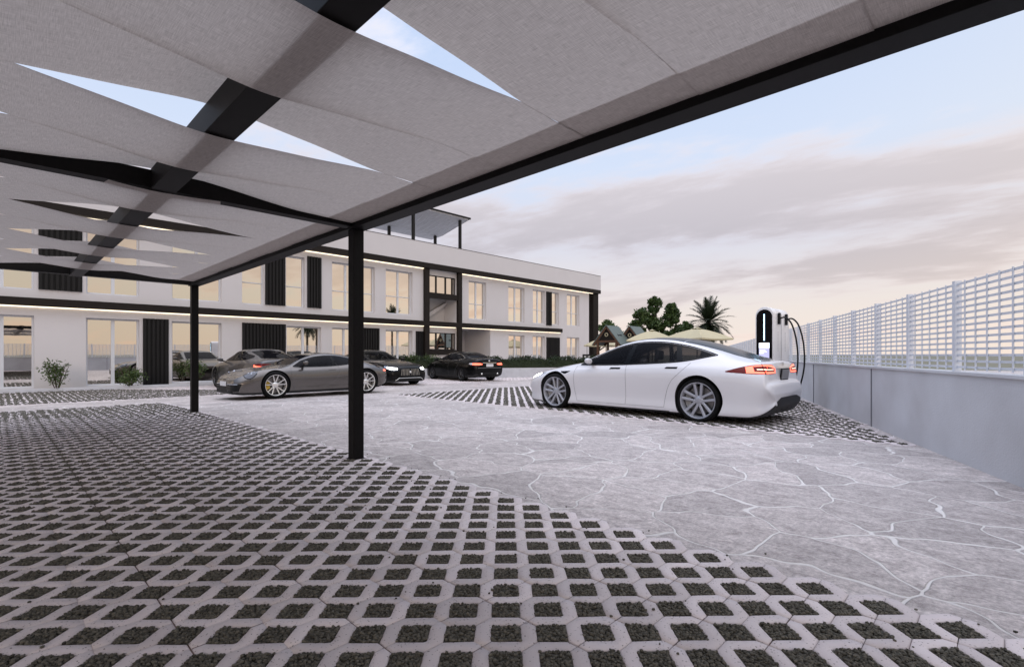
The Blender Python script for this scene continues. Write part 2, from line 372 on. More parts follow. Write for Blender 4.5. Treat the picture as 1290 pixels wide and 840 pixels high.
# ---------------------------------------------------------------- ground
# world axes: X runs along the facade (far right in the photo), Y along the pergola beam (far left)
CX = math.cos(R(44.3)); SX = math.sin(R(44.3))
FWD = Vector((CX, SX, 0)); RIGHT = Vector((SX, -CX, 0))
def gz(y): return -.10 * min(max((y - 11.5) / 5.5, 0), 1)
def gzv(y): return -.10 * np.clip((y - 11.5) / 5.5, 0, 1)

def plan(depth, lat):   # metres ahead of and to the right of the photographer
    p = FWD * depth + RIGHT * lat; return p.x, p.y

mb = MB(); mb.add([(-3000, -3000, -.16), (3000, -3000, -.16), (3000, 3000, -.16), (-3000, 3000, -.16)], [(0, 1, 2, 3)])
tag(mb.build('ground', M['ground']), kind='structure')
mb = MB(); ys = [-14, 11.5] + [11.5 + 5.5 * i / 6 for i in range(1, 7)] + [40]
for a, b in zip(ys, ys[1:]):
    mb.add([(-16, a, gz(a)), (48, a, gz(a)), (48, b, gz(b)), (-16, b, gz(b))], [(0, 1, 2, 3)])
tag(mb.build('road', M['road']), kind='structure')

P = .25; DH = .0805; TOP = .011
def paver_field(cells):
    """cells: (i,j) of .25 m units: two half blocks each, parted by a joint along x through the diamond hole"""
    c = np.array(cells, float); n = len(c)
    cx = (c[:, 0] + .5) * P; cy = (c[:, 1] + .5) * P
    wl = (c[:, 0] % 2 == 0).astype(float); wr = 1 - wl; h = P / 2; q = h - DH; g = .0012; b = .006
    jit = RNG.normal(0, .0011, n)
    def outer(ins):
        xl = -h + wl * (.0032 + ins); xr = h - wr * (.0032 + ins); yr = h - g - ins; e = ins * .41; z = np.zeros(n); y0 = z + g + ins * .6
        A = [(xr, y0), (xr, z + q - e), None, (z + q - e, z + yr), (z, z + yr), (z - q + e, z + yr), None, (xl, z + q - e), (xl, y0)]
        o = np.empty((n, 9, 2))
        for k, p in enumerate(A):
            if p: o[:, k, 0], o[:, k, 1] = p
        for k in (2, 6): o[:, k] = (o[:, k - 1] + o[:, k + 1]) / 2
        return o
    def inner(d, ins):
        r = d * .12; y0 = g + ins * .6
        A = [(d - r * .6, y0), (d - r, r), (d / 2, d / 2), (r, d - r), (0, d - r * .55), (-r, d - r), (-d / 2, d / 2), (-d + r, r), (-d + r * .6, y0)]
        return np.broadcast_to(np.array(A), (n, 9, 2))
    rings = [(outer(0), -TOP - .004), (outer(0), -.004), (outer(b), 0), (inner(DH + b * .8, b), 0), (inner(DH, 0), -.004), (inner(DH, 0), -TOP - .004)]
    ct = np.stack([cx, cy], 1)[:, None, :]; Vs = []; Fs = []; base = 0
    k = np.arange(8); F0 = np.concatenate([np.stack([r * 9 + k, r * 9 + k + 1, (r + 1) * 9 + k + 1, (r + 1) * 9 + k], 1) for r in range(5)])
    F0 = np.concatenate([F0, [[9, 18, 27, 36], [17, 44, 35, 26]]])      # slopes at the two ends
    for sg in (1, -1):
        top = (gzv(cy) + TOP + RNG.normal(0, .0009, n))[:, None]
        L = [np.concatenate([xy * np.array((1, sg)) + ct, np.broadcast_to(top + dz, (n, 9))[..., None]], 2) for xy, dz in rings]
        Vs.append(np.concatenate(L, 1).reshape(-1, 3)); F = F0 if sg > 0 else F0[:, ::-1]
        Fs.append((F[None] + (base + np.arange(n) * 54)[:, None, None]).reshape(-1, 4)); base += n * 54
    return np.concatenate(Vs), np.concatenate(Fs)

def field_cells(x0, x1, y0, y1, inside=None):
    out = []
    for i in range(math.ceil(x0 / P), math.floor(x1 / P)):
        for j in range(math.ceil(y0 / P), math.floor(y1 / P)):
            if inside is None or inside((i + .5) * P, (j + .5) * P): out.append((i, j))
    return out
# oblique boundary wall on the right and oblique planter at the back limit the bays
WP = Vector((12.9, 3.1)); WD = Vector((.97, .437)).normalized()
def left_of_wall(x, y): return WD.x * (y - WP.y) - WD.y * (x - WP.x) > .1
PA = Vector((13.9, 21.1)); PB = Vector((26., 14.5)); PD = (PB - PA).normalized()
def before_planter(x, y): return PD.x * (y - PA.y) - PD.y * (x - PA.x) < -.05 or x < PA.x
fields = [field_cells(-3.5, 2.76, -3.2, 14.), field_cells(7.45, 18.6, -4, 11.8, left_of_wall),
          field_cells(-6, 24., 16.1, 22.2, before_planter)]
stone_V = []; stone_F = []; bedV = []; bedF = []
ico = bmesh.new(); bmesh.ops.create_icosphere(ico, subdivisions=1, radius=1); 
ICV = np.array([v.co[:] for v in ico.verts]); ICF = np.array([[v.index for v in f.verts] for f in ico.faces]); ico.free()
def holes(cells):
    S = set()
    for i, j in cells:
        S.add((2 * i + 1, 2 * j + 1))
        for a in (0, 2):
            for b in (0, 2): S.add((2 * i + a, 2 * j + b))
    cs = set(cells)
    for p in S:
        i, j = p
        if i % 2 == 0:
            n = sum(((i // 2 - 1 + a, j // 2 - 1 + b) in cs) for a in (0, 1) for b in (0, 1))
            if n < 3: continue
        yield i * P / 2, j * P / 2
count = 0
for fi, cells in enumerate(fields):
    V, F = paver_field(cells)
    tag(link_mesh('paved_parking', np_mesh('paved_parking', V, F), M['paver']), kind='structure')
    # dark joint bed under the blocks
    xs = [c[0] for c in cells]; ys = [c[1] for c in cells]
    bv = np.array([[(i + a) * P, (j + b) * P, 0] for i, j in cells for a, b in ((.06, .06), (.94, .06), (.94, .94), (.06, .94))]); 
    bv = np.array([[(i + a) * P, (j + b) * P, 0] for i, j in cells for a, b in ((0, 0), (1, 0), (1, 1), (0, 1))]); bv[:, 2] = gzv(bv[:, 1]) + .0035
    cs = set(cells); keep = np.array([all((i + a, j + b) in cs for a in (-1, 0, 1) for b in (-1, 0, 1)) for i, j in cells])
    bf = np.arange(len(bv)).reshape(-1, 4)[keep]
    tag(link_mesh('paving_joint_bed', np_mesh('bed', bv, bf), M['joint']), kind='structure')
    for x, y in holes(cells):
        z = gz(y) + .006; d = DH + .002
        bedF.append([len(bedV) + k for k in range(4)]); bedV += [(x, y - d, z), (x + d, y, z), (x, y + d, z), (x - d, y, z)]
        dep = x * CX + y * SX; lat = x * SX - y * CX
        if dep < .7 or abs(lat) > 1.15 * dep + .8: continue
        if fi == 0 and dep < 8.5: ns, rs = (190, .0068) if dep < 3.2 else (85, .0095)
        elif dep < 11: ns, rs = 24, .016
        elif dep < 17: ns, rs = 10, .021
        else: continue
        w = RNG.random((ns, 2)) * 2 - 1; e = d - rs * .75
        px = x + (w[:, 0] + w[:, 1]) * e / 2; py = y + (w[:, 0] - w[:, 1]) * e / 2
        rr = rs * RNG.uniform(.7, 1.25, (ns, 1)); sc = rr * RNG.uniform(.75, 1.2, (ns, 3)) * np.array((1, 1, .8)); a = RNG.uniform(0, 6.28, ns)
        q = ICV[None] * RNG.uniform(.84, 1.12, (ns, 12, 1)) * sc[:, None, :]
        ca, sa = np.cos(a)[:, None], np.sin(a)[:, None]
        q = np.stack([q[..., 0] * ca - q[..., 1] * sa + px[:, None], q[..., 0] * sa + q[..., 1] * ca + py[:, None], q[..., 2] + (z + RNG.uniform(.0, .007, ns))[:, None]], 2)
        stone_V.append(q.reshape(-1, 3)); stone_F.append((ICF[None] + (count + np.arange(ns) * 12)[:, None, None]).reshape(-1, 3)); count += ns * 12
# a few stones kicked out onto the slabs
ns = 420; px = RNG.uniform(-1.2, 2.9, ns); py = RNG.uniform(-.4, 8.5, ns); rr = RNG.uniform(.004, .0085, (ns, 1, 1))
q = ICV[None] * RNG.uniform(.8, 1.15, (ns, 12, 1)) * rr * np.array((1, 1, .7)); q = q + np.stack([px, py, np.full(ns, TOP + .003)], 1)[:, None, :]
stone_V.append(q.reshape(-1, 3)); stone_F.append((ICF[None] + (count + np.arange(ns) * 12)[:, None, None]).reshape(-1, 3)); count += ns * 12
tag(link_mesh('gravel', np_mesh('gravel', bedV, bedF), M['gravel']), kind='stuff')
tag(link_mesh('gravel', np_mesh('gravel_stones', np.concatenate(stone_V), np.concatenate(stone_F), True), M['stone']), kind='stuff')

# ---------------------------------------------------------------- pergola
BX = [2.615, .93, -.755, -2.44]; ZB, ZT = 2.37, 2.53
PY = [-1.25, 4.81, 10.87]
pg = empty('pergola', (BX[0], PY[1], 0), 0, 'black steel pergola frame of square posts and long beams over the gravel pavers', 'pergola')
def loc(o, root): return tuple(Vector(o) - root.location)
def part(mbx, name, m, root, **k):
    ob = mbx.build(name, m, root, **k); ob.matrix_parent_inverse = Matrix(); 
    ob.data.transform(Matrix.Translation(-root.location)); return ob
for k, x in enumerate(BX):
    mb = MB(); mb.box(x - .08, x + .08, PY[0] - .1, PY[2] + .1, ZB, ZT)
    if k == 0: mb.box(x + .081, x + .087, PY[0] - .1, PY[2] + .1, ZB + .02, ZT - .015)
    part(mb, 'beam', M['black_metal'], pg, bevel=.004)
for y in PY:
    mb = MB()
    for a, b in zip(BX, BX[1:]): mb.box(b + .081, a - .081, y - .06, y + .06, ZB + .012, ZT - .012)
    part(mb, 'cross_beam', M['black_metal'], pg)
    for x in (BX[0], BX[3]):
        mb = MB(); mb.box(x - .0575, x + .0575, y - .0575, y + .0575, 0.012, ZB - .001)
        p = part(mb, 'post', M['black_metal'], pg, bevel=.004)
        mb = MB(); mb.box(x - .075, x + .075, y - .075, y + .075, .001, .012); part(mb, 'base_plate', M['black_metal'], pg)

SW = .73; SY0 = 1.12
ORD = {0: 'fourth', 1: 'third', 2: 'second', 3: 'third', -1: 'fifth', -2: 'sixth'}
def sail(k, label):
    y0 = SY0 + SW * k; y1 = y0 + SW; over = k % 2 == 0
    def z(i): return (ZT + .004) if (over if i == 1 else not over) else ZB - .005
    z1 = z(1); path = [(BX[0] - .081, 2.42), (2.28, 2.424), (2.0, 2.43), (1.75, 2.43 + (z1 - 2.43) * .24), (1.4, 2.43 + (z1 - 2.43) * .62), (BX[1] + .11, z1), (BX[1] - .10, z1)]
    z2 = z(2); path += [((BX[1] + BX[2]) / 2, (z1 + z2) / 2 - .008), (BX[2] + .1, z2), (BX[2] - .1, z2), ((BX[2] + BX[3]) / 2, (z2 + 2.43) / 2 - .008), (BX[3] + .081, 2.43)]
    Q = crspline(path, 10); nv = 10; V = []; F = []
    for x, zz in Q:
        u = (BX[0] - x) / (BX[0] - BX[3])
        for j in range(nv + 1):
            t = j / nv; edge = (2 * t - 1) ** 2
            ww = math.sin(math.pi * min(1, abs(u * 3 % 1))) * .005    # edges pull in a little between beams
            V.append((x, y0 + SW * t + (1 - 2 * t) * ww + (-.006 if t < .5 else .006), zz - (0 if over else .003) + (edge - .6) * .006 * math.sin(math.pi * (u * 3 % 1)) + .002 * math.sin(9 * x + 5 * y0)))
    for i in range(len(Q) - 1):
        for j in range(nv): a = i * (nv + 1) + j; F.append((a, a + 1, a + nv + 2, a + nv + 1))
    root = empty('shade_sail', (BX[0] - .081, y0 + SW / 2, 2.42), 0, label, 'shade sail', 'grey fabric strips woven through the pergola beams')
    m2 = MB(); m2.v = V; m2.f = F; part(m2, 'cloth', M['fabric'], root, smooth=True)
    # folded hem at the front beam and along both long edges
    m3 = MB(); n = nv + 1; rows = [i for i, (x, _) in enumerate(Q) if x > BX[0] - .34]
    for i in rows: m3.v += [(V[i * n + j][0], V[i * n + j][1], V[i * n + j][2] + .004) for j in range(n)]
    for i in range(len(rows) - 1):
        for j in range(nv): a = i * n + j; m3.f.append((a, a + 1, a + n + 1, a + n))
    part(m3, 'hem', M['hem'], root, smooth=True)
names = {5: 'grey shade cloth strip just beyond the black post, first past the cross beam', 4: 'grey shade cloth strip ending above the black post',
         3: 'grey shade cloth strip under the middle beam, second before the post',
         2: 'grey shade cloth strip over the beam, third before the black post',
         1: 'grey shade cloth strip hiding the beam beside the wide sky wedge',
         0: 'grey shade cloth strip along the right edge of the wide sky wedge',
         -1: 'grey shade cloth strip at the top right, second right of the wide sky wedge',
         -2: 'outermost grey shade cloth strip at the top right corner above the long beam'}
nth = ['second', 'third', 'fourth', 'fifth', 'sixth', 'seventh', 'eighth']
for k in range(-3, 13):
    if k in names: lb = names[k]
    elif k > 5: lb = f'grey shade cloth strip far down the pergola, {nth[k-6]} past the cross beam'
    else: lb = 'grey shade cloth strip beyond the top right corner, last one on the near side'
    sail(k, lb)

# ---------------------------------------------------------------- apartment building
YF = 22.65
bd = empty('apartment_building', (12, YF + 4, 0), 0, 'white two storey apartment block with dark bands, slatted panels and warm led strips', 'building')
X0, X1 = -9., 31.6
U0, U1 = 3.2, 5.47; G0, G1 = .0, 2.36
W_up = [(-6.6, -5.2), (-3.6, -2.2), (-.6, .9), (2.2, 3.7), (4.7, 6.41), (7.17, 8.05), (8.96, 9.80), (11.09, 13.35), (13.97, 15.6), (19.55, 20.96), (22.88, 24.4), (25.22, 26.5), (27.2, 28.0), (28.89, 30.4)]
W_lo = [(-6.6, -5.2), (-3.6, -2.2), (-.6, .9), (2.2, 3.7), (4.7, 6.41), (8.99, 10.56), (11.09, 12.42), (13.97, 15.6), (22.9, 24.4), (25.2, 26.5), (28.89, 30.4)]
bay = [(16.595, 18.615, -.1, 1.06), (16.595, 18.615, 1.36, 4.2), (16.595, 18.615, 4.52, 5.765)]
recess = (18.905, 21.3, -.1, 2.62)
ops = [(a, b, U0, U1) for a, b in W_up] + [(a, b, G0, G1) for a, b in W_lo] + [(16.595, 18.615, -.1, 5.76), recess]
xs = sorted({X0, X1, *[o[0] for o in ops], *[o[1] for o in ops]}); zs = sorted({-.16, 6.07, *[o[2] for o in ops], *[o[3] for o in ops]})
mb = MB()
def is_open(x, z): return any(a < x < b and c < z < d for a, b, c, d in ops)
for a, b in zip(xs, xs[1:]):
    for c, d in zip(zs, zs[1:]):
        if not is_open((a + b) / 2, (c + d) / 2): mb.add([(a, YF, c), (b, YF, c), (b, YF, d), (a, YF, d)], [(0, 1, 2, 3)])
for a, b, c, d in ops:      # reveals
    D = YF + (.26 if b - a < 2.35 and a not in (16.595, 18.905) else (1.1 if a == 16.595 else 2.4))
    if a in (11.09,) and b > 13: D = YF + .26
    mb.add([(a, YF, c), (a, D, c), (a, D, d), (a, YF, d)], [(0, 1, 2, 3)]); mb.add([(b, YF, c), (b, YF, d), (b, D, d), (b, D, c)], [(0, 1, 2, 3)])
    mb.add([(a, YF, d), (a, D, d), (b, D, d), (b, YF, d)], [(0, 1, 2, 3)]); mb.add([(a, YF, c), (b, YF, c), (b, D, c), (a, D, c)], [(0, 1, 2, 3)])
mb.add([(X1, YF, -.16), (X1, YF + 8, -.16), (X1, YF + 8, 6.07), (X1, YF, 6.07)], [(0, 1, 2, 3)])
mb.add([(X0, YF, -.16), (X0, YF, 6.07), (X0, YF + 8, 6.07), (X0, YF + 8, -.16)], [(0, 1, 2, 3)])
mb.add([(X0, YF + 8, -.16), (X0, YF + 8, 6.07), (X1, YF + 8, 6.07), (X1, YF + 8, -.16)], [(0, 1, 2, 3)])
part(mb, 'wall', M['stucco'], bd)
mb = MB(); mb.box(18.7, 21.4, YF + 2.41, YF + 2.5, -.1, 5.9); mb.box(16.5, 18.7, YF + 1.11, YF + 1.2, -.1, 5.9); part(mb, 'back_wall', M['stucco'], bd)
# parapet and roof slab
mb = MB(); mb.box(X0 - .3, 32.76, YF - .28, YF - .05, 6.072, 7.15); mb.box(32.53, 32.76, YF - .049, YF + 8.2, 6.072, 7.15); mb.box(X0 - .3, X0 - .07, YF - .049, YF + 8.2, 6.072, 7.15)
mb.box(X0 - .069, 32.529, YF + 7.97, YF + 8.2, 6.072, 7.15); part(mb, 'parapet', M['stucco'], bd)
mb = MB(); mb.box(X0 - .31, 32.77, YF - .29, YF - .04, 7.151, 7.175); part(mb, 'coping', M['slat'], bd)
mb = MB(); mb.box(X0 - .28, 32.74, YF - .26, YF + 8.2, 6.073, 6.2); mb.box(X1 - .0, 32.72, YF + .05, YF + 8, 5.80, 6.06); part(mb, 'roof', M['soffit'], bd)
mb = MB(); mb.box(X0 - .3, 32.75, YF - .30, YF - .002, 5.80, 6.068); part(mb, 'trim_band', M['dark_trim'], bd)
mb = MB(); mb.box(X0 - .3, 28.13, YF - .22, YF - .002, 2.665, 2.925); part(mb, 'trim_band', M['dark_trim'], bd)
def led(x0, x1, z, y):
    mb = MB(); mb.box(x0, x1, y - .05, y, z - .03, z - .001); part(mb, 'light_strip', M['led'], bd)
led(X0, 16.3, 5.80, YF - .003); led(16.62, 18.6, 5.80, YF + .12); led(18.95, 32.4, 5.80, YF - .003); led(X0, 16.3, 2.665, YF - .003); led(16.62, 18.6, 2.665, YF + .10); led(18.95, 28.1, 2.665, YF - .003)
mb = MB(); mb.box(32.05, 32.70, YF - .1, YF + .35, -.16, 5.799); part(mb, 'column', M['dark_trim'], bd)
for a, b in ((16.3, 16.59), (18.62, 18.90)):
    for c, d in ((-.16, 2.664), (2.926, 5.799)):
        mb = MB(); mb.box(a, b, YF - .18, YF + .1, c, d); part(mb, 'bay_post', M['dark_trim'], bd)
for c, d in ((4.22, 4.50), (1.10, 1.36)):
    mb = MB(); mb.box(16.591, 18.619, YF - .15, YF + .1, c, d); part(mb, 'balcony_band', M['dark_trim'], bd)
mb = MB(); mb.box(16.6, 18.61, YF + .02, YF + .2, .62, .84); part(mb, 'bay_panel', M['dark_trim'], bd)
mb = MB(); mb.box(16.6, 18.61, YF - .02, YF + .2, .86, 1.09); part(mb, 'bay_ledge', M['stucco'], bd)
mb = MB(); mb.box(16.6, 18.61, YF + .05, YF + .2, -.1, .615); part(mb, 'bay_panel', M['dark_trim'], bd)
# stair flight seen through the open middle of the bay
mb = MB(); mb.prism([(16.6, 2.95), (16.9, 2.95), (18.61, 4.05), (18.61, 4.2), (16.6, 3.12)], YF + .85, YF + 1.1, lambda a, b, d: (a, d, b)); part(mb, 'stair', M['stucco'], bd, fixn=True)
def window(x0, x1, z0, z1, fm, leaves=2, rail=True, depth=.2, bars=.055):
    y = YF + depth; mb = MB(); g = bars
    mb.box(x0 + .002, x0 + g, y - .03, y + .05, z0 + .002, z1 - .002); mb.box(x1 - g, x1 - .002, y - .03, y + .05, z0 + .002, z1 - .002)
    mb.box(x0 + g, x1 - g, y - .03, y + .05, z1 - g, z1 - .002); mb.box(x0 + g, x1 - g, y - .03, y + .05, z0 + .002, z0 + g)
    for k in range(1, leaves):
        xm = x0 + (x1 - x0) * k / leaves; mb.box(xm - g * .9, xm + g * .9, y - .035, y + .045, z0 + g, z1 - g)
    if rail and z1 - z0 > 1.5: mb.box(x0 + g, x1 - g, y - .05, y - .036, z0 + (z1 - z0) * .40, z0 + (z1 - z0) * .40 + .035)
    w = part(mb, 'window', fm, bd)
    m2 = MB(); m2.box(x0 + g * .8, x1 - g * .8, y + .005, y + .02, z0 + g * .8, z1 - g * .8); pn = m2.build('pane', M['pane'], w)
    pn.data.transform(Matrix.Translation(-bd.location))
for a, b in W_up: window(a, b, U0, U1, M['white_frame'], leaves=1 if b - a < 1 else (3 if b - a > 2 else 2))
for a, b in W_lo: window(a, b, G0 + .0, G1, M['white_frame'], leaves=2, rail=False)
for c, d in ((1.37, 2.32), (4.51, 5.5)): window(16.6, 18.6, c, d, M['slat'], leaves=3, rail=False, depth=.16, bars=.045)
mb = MB(); mb.box(16.6, 18.6, YF + .1, YF + .3, 5.505, 5.79); part(mb, 'bay_lintel', M['stucco'], bd)
mb = MB(); mb.box(16.6, 18.6, YF + .1, YF + .3, 2.325, 2.64); part(mb, 'bay_lintel', M['stucco'], bd)
def slats(x0, x1, z0, z1):
    mb = MB(); mb.box(x0, x1, YF - .02, YF - .002, z0, z1); n = max(3, round((x1 - x0) / .135)); p = (x1 - x0) / n
    for i in range(n): mb.box(x0 + i * p + .012, x0 + i * p + p * .62, YF - .075, YF - .021, z0, z1)
    part(mb, 'slat_panel', M['slat'], bd)
for a in ((8.08, 8.93, 3.23, 5.56), (9.90, 10.57, 3.23, 5.56), (26.58, 27.18, 3.13, 5.45), (7.17, 8.95, -.05, 2.42), (12.5, 13.6, -.05, 2.42), (15.8, 16.29, -.05, 2.36), (26.6, 28.06, -.05, 2.30), (-1.9, -.7, 3.23, 5.56), (1.0, 2.1, 3.23, 5.56), (3.8, 4.6, -.05, 2.42), (-5.1, -3.7, -.05, 2.42)): slats(*a)

# roof terrace canopy
rc = empty('roof_canopy', (17.7, YF + 2, 6.2), 0, 'sloping boarded canopy on thin black posts standing on the roof terrace', 'canopy')
yf, yv, yr = YF + .35, YF + 3.05, YF + 4.0
for x in (12.75, 16.07, 19.4):
    mb = MB(); mb.box(x - .07, x + .07, yf + .2, yf + .34, 6.2, 9.12); part(mb, 'post', M['slat'], rc)
    mb = MB(); mb.box(x - .07, x + .07, yv - .07, yv + .07, 6.2, 8.58); part(mb, 'post', M['slat'], rc)
mb = MB(); a, b = 12.0, 19.85
prof = [(yf, 9.16), (yv, 8.60), (yr, 8.55)]
n = 20
for (ya, za), (yb, zb) in zip(prof, prof[1:]):
    for i in range(n):
        xa = a + (b - a) * i / n; xb = a + (b - a) * (i + 1) / n - .03
        mb.add([(xa, ya, za), (xb, ya, za), (xb, yb, zb), (xa, yb, zb), (xa, ya, za + .05), (xb, ya, za + .05), (xb, yb, zb + .05), (xa, yb, zb + .05)], [(0, 3, 2, 1), (4, 5, 6, 7), (0, 1, 5, 4), (1, 2, 6, 5), (2, 3, 7, 6), (3, 0, 4, 7)])
part(mb, 'boards', M['soffit'], rc)
mb = MB(); mb.beam((a - .1, yf + .02, 9.26), (b + .15, yf + .02, 9.26), .1, .1); mb.beam((b + .04, yf, 9.24), (b + .04, yv, 8.69), .07, .08); mb.beam((a - .04, yf, 9.24), (a - .04, yv, 8.69), .07, .08); part(mb, 'edge_beam', M['slat'], rc)
# ---------------------------------------------------------------- cars
def boolean(ob, cutters):
    tmp = []
    for c in cutters:
        me = bpy.data.meshes.new('cut'); c.to_mesh(me); c.free(); t = bpy.data.objects.new('cut', me); COL.objects.link(t); tmp.append(t)
        md = ob.modifiers.new('b', 'BOOLEAN'); md.object = t; md.operation = 'DIFFERENCE'; md.solver = 'EXACT'
    bpy.context.view_layer.update(); dg = bpy.context.evaluated_depsgraph_get()
    me = bpy.data.meshes.new_from_object(ob.evaluated_get(dg)); ob.modifiers.clear()
    for t in tmp: m = t.data; bpy.data.objects.remove(t); bpy.data.meshes.remove(m)
    return me

def solid(V, F):
    bm = bmesh.new(); vs = [bm.verts.new(v) for v in V]
    for f in F: bm.faces.new([vs[i] for i in f])
    bmesh.ops.recalc_face_normals(bm, faces=bm.faces); return bm

class Car:
    """Body lofted along its length from curves given at s = metres behind the nose (local x forward, y left, z up)."""
    def __init__(s, name, label, spec, loc, head, paint, group=None, zs=1.):
        s.sp = spec; s.L = spec['L']; s.wb = spec['wb']; s.fo = spec['fo']; s.x0 = s.fo + s.wb / 2; s.paint = paint; s.zs = zs
        s.c = {k: pchip(v) for k, v in spec.items() if isinstance(v, list)}
        s.root = empty(name, loc, head, label, 'car', group)
        st = np.unique(np.round(np.concatenate([np.linspace(0, .12, 9), np.linspace(.12, .6, 14), np.linspace(.6, s.L - .5, 96), np.linspace(s.L - .5, s.L - .1, 14), np.linspace(s.L - .12, s.L - .05, 13), np.linspace(s.L - .05, s.L, 7)]), 5))
        V, F = s.loft([s.ring(q) for q in st], [s.x0 - q for q in st])
        bm = solid(V, F); bmesh.ops.triangulate(bm, faces=bm.faces); bm.normal_update()
        s.bvh = BVHTree.FromBMesh(bm); s.src = bm; bm.faces.ensure_lookup_table(); bm.verts.ensure_lookup_table()
        s.V = V; s.F = F; s.cutpolys = []
    def ring(s, q, ins=None):
        c = {k: f(q) for k, f in s.c.items()}
        mw, mz, bw, bz = c['max_w'], c['max_z'], c['belt_w'], c['belt_z']
        k1 = s.sp.get('lower', .55)
        A = [(0, c['bot']), (c['sill_w'] - .10, c['bot']), (c['sill_w'], c['sill_z']),
             (c['sill_w'] + (mw - c['sill_w']) * k1 , c['sill_z'] + (mz - c['sill_z']) * .36), (mw, mz), (bw + (mw - bw) * .62, mz + (bz - mz) * .62), (bw, bz)]
        B = [(bw, bz), (c['rail_w'], c['rail_z']), (c['rail_w'] * .56, c['rail_z'] + (c['top'] - c['rail_z']) * .78), (0, c['top'])]
        rA = crspline(A, 5)
        e = c['rail_w'] * .9
        rB = crspline([(bw, bz), (bw + (c['rail_w'] - bw) * .5 + s.sp.get('tumble', .02) , bz + (c['rail_z'] - bz) * .5)] + B[1:], 5)
        return [(float(a[0]), float(a[1])) for a in rA] + [(float(a[0]), float(a[1])) for a in rB[1:]]
    def loft(s, rings, xs):
        K = len(rings[0]); n = 2 * K - 2; V = []; F = []
        for r, x in zip(rings, xs):
            V += [(x, y, z) for y, z in r] + [(x, -y, z) for y, z in reversed(r[1:-1])]
        for i in range(len(rings) - 1):
            for j in range(n): F.append((i * n + j, i * n + (j + 1) % n, (i + 1) * n + (j + 1) % n, (i + 1) * n + j))
        for b in (0, (len(rings) - 1) * n):
            for j in range(K - 1):
                l0, l1 = b + j, b + j + 1; r0 = b + (n - j) % n; r1 = b + n - j - 1
                if j == 0: F.append((l0, l1, r1))
                elif j == K - 2: F.append((l0, l1, r0))
                else: F.append((l0, l1, r1, r0))
        return V, F
    def project(s, p, d):
        p = Vector(p); d = Vector(d); h = s.bvh.ray_cast(p - d * 3, d)
        if h[0] is None:
            h = s.bvh.find_nearest(p)
        n = s.smooth_n(h[0], h[2]); return h[0], n
    def smooth_n(s, co, fi):
        f = s.src.faces[fi]; v = f.verts; a, b, c = (x.co for x in v)
        def ar(p, q, r): return (q - p).cross(r - p).length
        w = [ar(co, b, c), ar(a, co, c), ar(a, b, co)]; t = sum(w) or 1
        return (v[0].normal * w[0] + v[1].normal * w[1] + v[2].normal * w[2]).normalized()
    def P(s, q, y, z): return (s.x0 - q, y, z)
    def grid(s, lower, upper, d, nu, nv, smooth=True):
        lo = resample(lower, nu, smooth); up = resample(upper, nu, smooth); G = []
        for i in range(nu): G.append([s.project(lo[i] + (up[i] - lo[i]) * j / (nv - 1), d) for j in range(nv)])
        return G
    def patch(s, name, lower, upper, d, m, nu=24, nv=6, off=.003, th=.006, parent=None, mirror=False, label=None, smooth=True):
        """panel that follows the body; lower/upper are rows of (s, y, z)"""
        lo = [s.P(*p) for p in lower]; up = [s.P(*p) for p in upper]; d = Vector(d).normalized()
        G = s.grid(lo, up, d, nu, nv, smooth); V = []; F = []
        for row in G: V += [p + n * off for p, n in row]
        for i in range(nu - 1):
            for j in range(nv - 1): a = i * nv + j; F.append((a, a + 1, a + nv + 1, a + nv))
        N = len(V)
        V += [p + n * (off - th) for row in G for p, n in row]
        border = [i * nv for i in range(nu)] + [(nu - 1) * nv + j for j in range(1, nv)] + [i * nv + nv - 1 for i in range(nu - 2, -1, -1)] + [j for j in range(nv - 2, 0, -1)]
        for a, b in zip(border, border[1:] + border[:1]): F.append((a, b, b + N, a + N))
        out = []
        for sg in ((1, -1) if mirror else (1,)):
            mbx = MB(); mbx.v = [(v[0], v[1] * sg, v[2]) for v in V]; mbx.f = F
            # orient outward
            mid = G[nu // 2][nv // 2]; a, b, c = (Vector(mbx.v[i]) for i in F[(nu // 2) * (nv - 1) + nv // 2 - 1][:3])
            nn = (b - a).cross(c - a); mn = Vector((mid[1].x, mid[1].y * sg, mid[1].z))
            if nn.dot(mn) < 0: mbx.f = [f[::-1] for f in F]
            o = mbx.build(name, m, parent or s.root, auto=.6)
            if label: o['label'] = label
            out.append(o)
        return out
    def line(s, name, pts, d, w, m, mirror=False, off=.002, smooth=True, n=24, parent=None, th=.004):
        """thin strip along a polyline on the body"""
        Q = [s.project(p, d) for p in resample([s.P(*p) for p in pts], n, smooth)]; V = []; F = []
        for i, (p, nn) in enumerate(Q):
            t = (Q[min(i + 1, n - 1)][0] - Q[max(i - 1, 0)][0]).normalized(); b = nn.cross(t).normalized() * w / 2
            V += [p + b + nn * off, p - b + nn * off, p + b - nn * th, p - b - nn * th]
        for i in range(n - 1):
            a = i * 4; F += [(a, a + 4, a + 5, a + 1), (a + 1, a + 5, a + 7, a + 3), (a, a + 2, a + 6, a + 4)]
        for sg in ((1, -1) if mirror else (1,)):
            mbx = MB(); mbx.v = [(v[0], v[1] * sg, v[2]) for v in V]; mbx.f = F
            mbx.build(name, m, parent or s.root, smooth=True, fixn=True)
    def window(s, name, lower, upper, d, m, nu=40, nv=8, cut=True, mirror=False, trim=None, shrink=.965, depth=None):
        o = s.patch(name, lower, upper, d, m, nu, nv, off=.001, th=.004, mirror=mirror)
        if cut: s.cutpolys.append((lower, upper, d, mirror, shrink, depth))
        return o
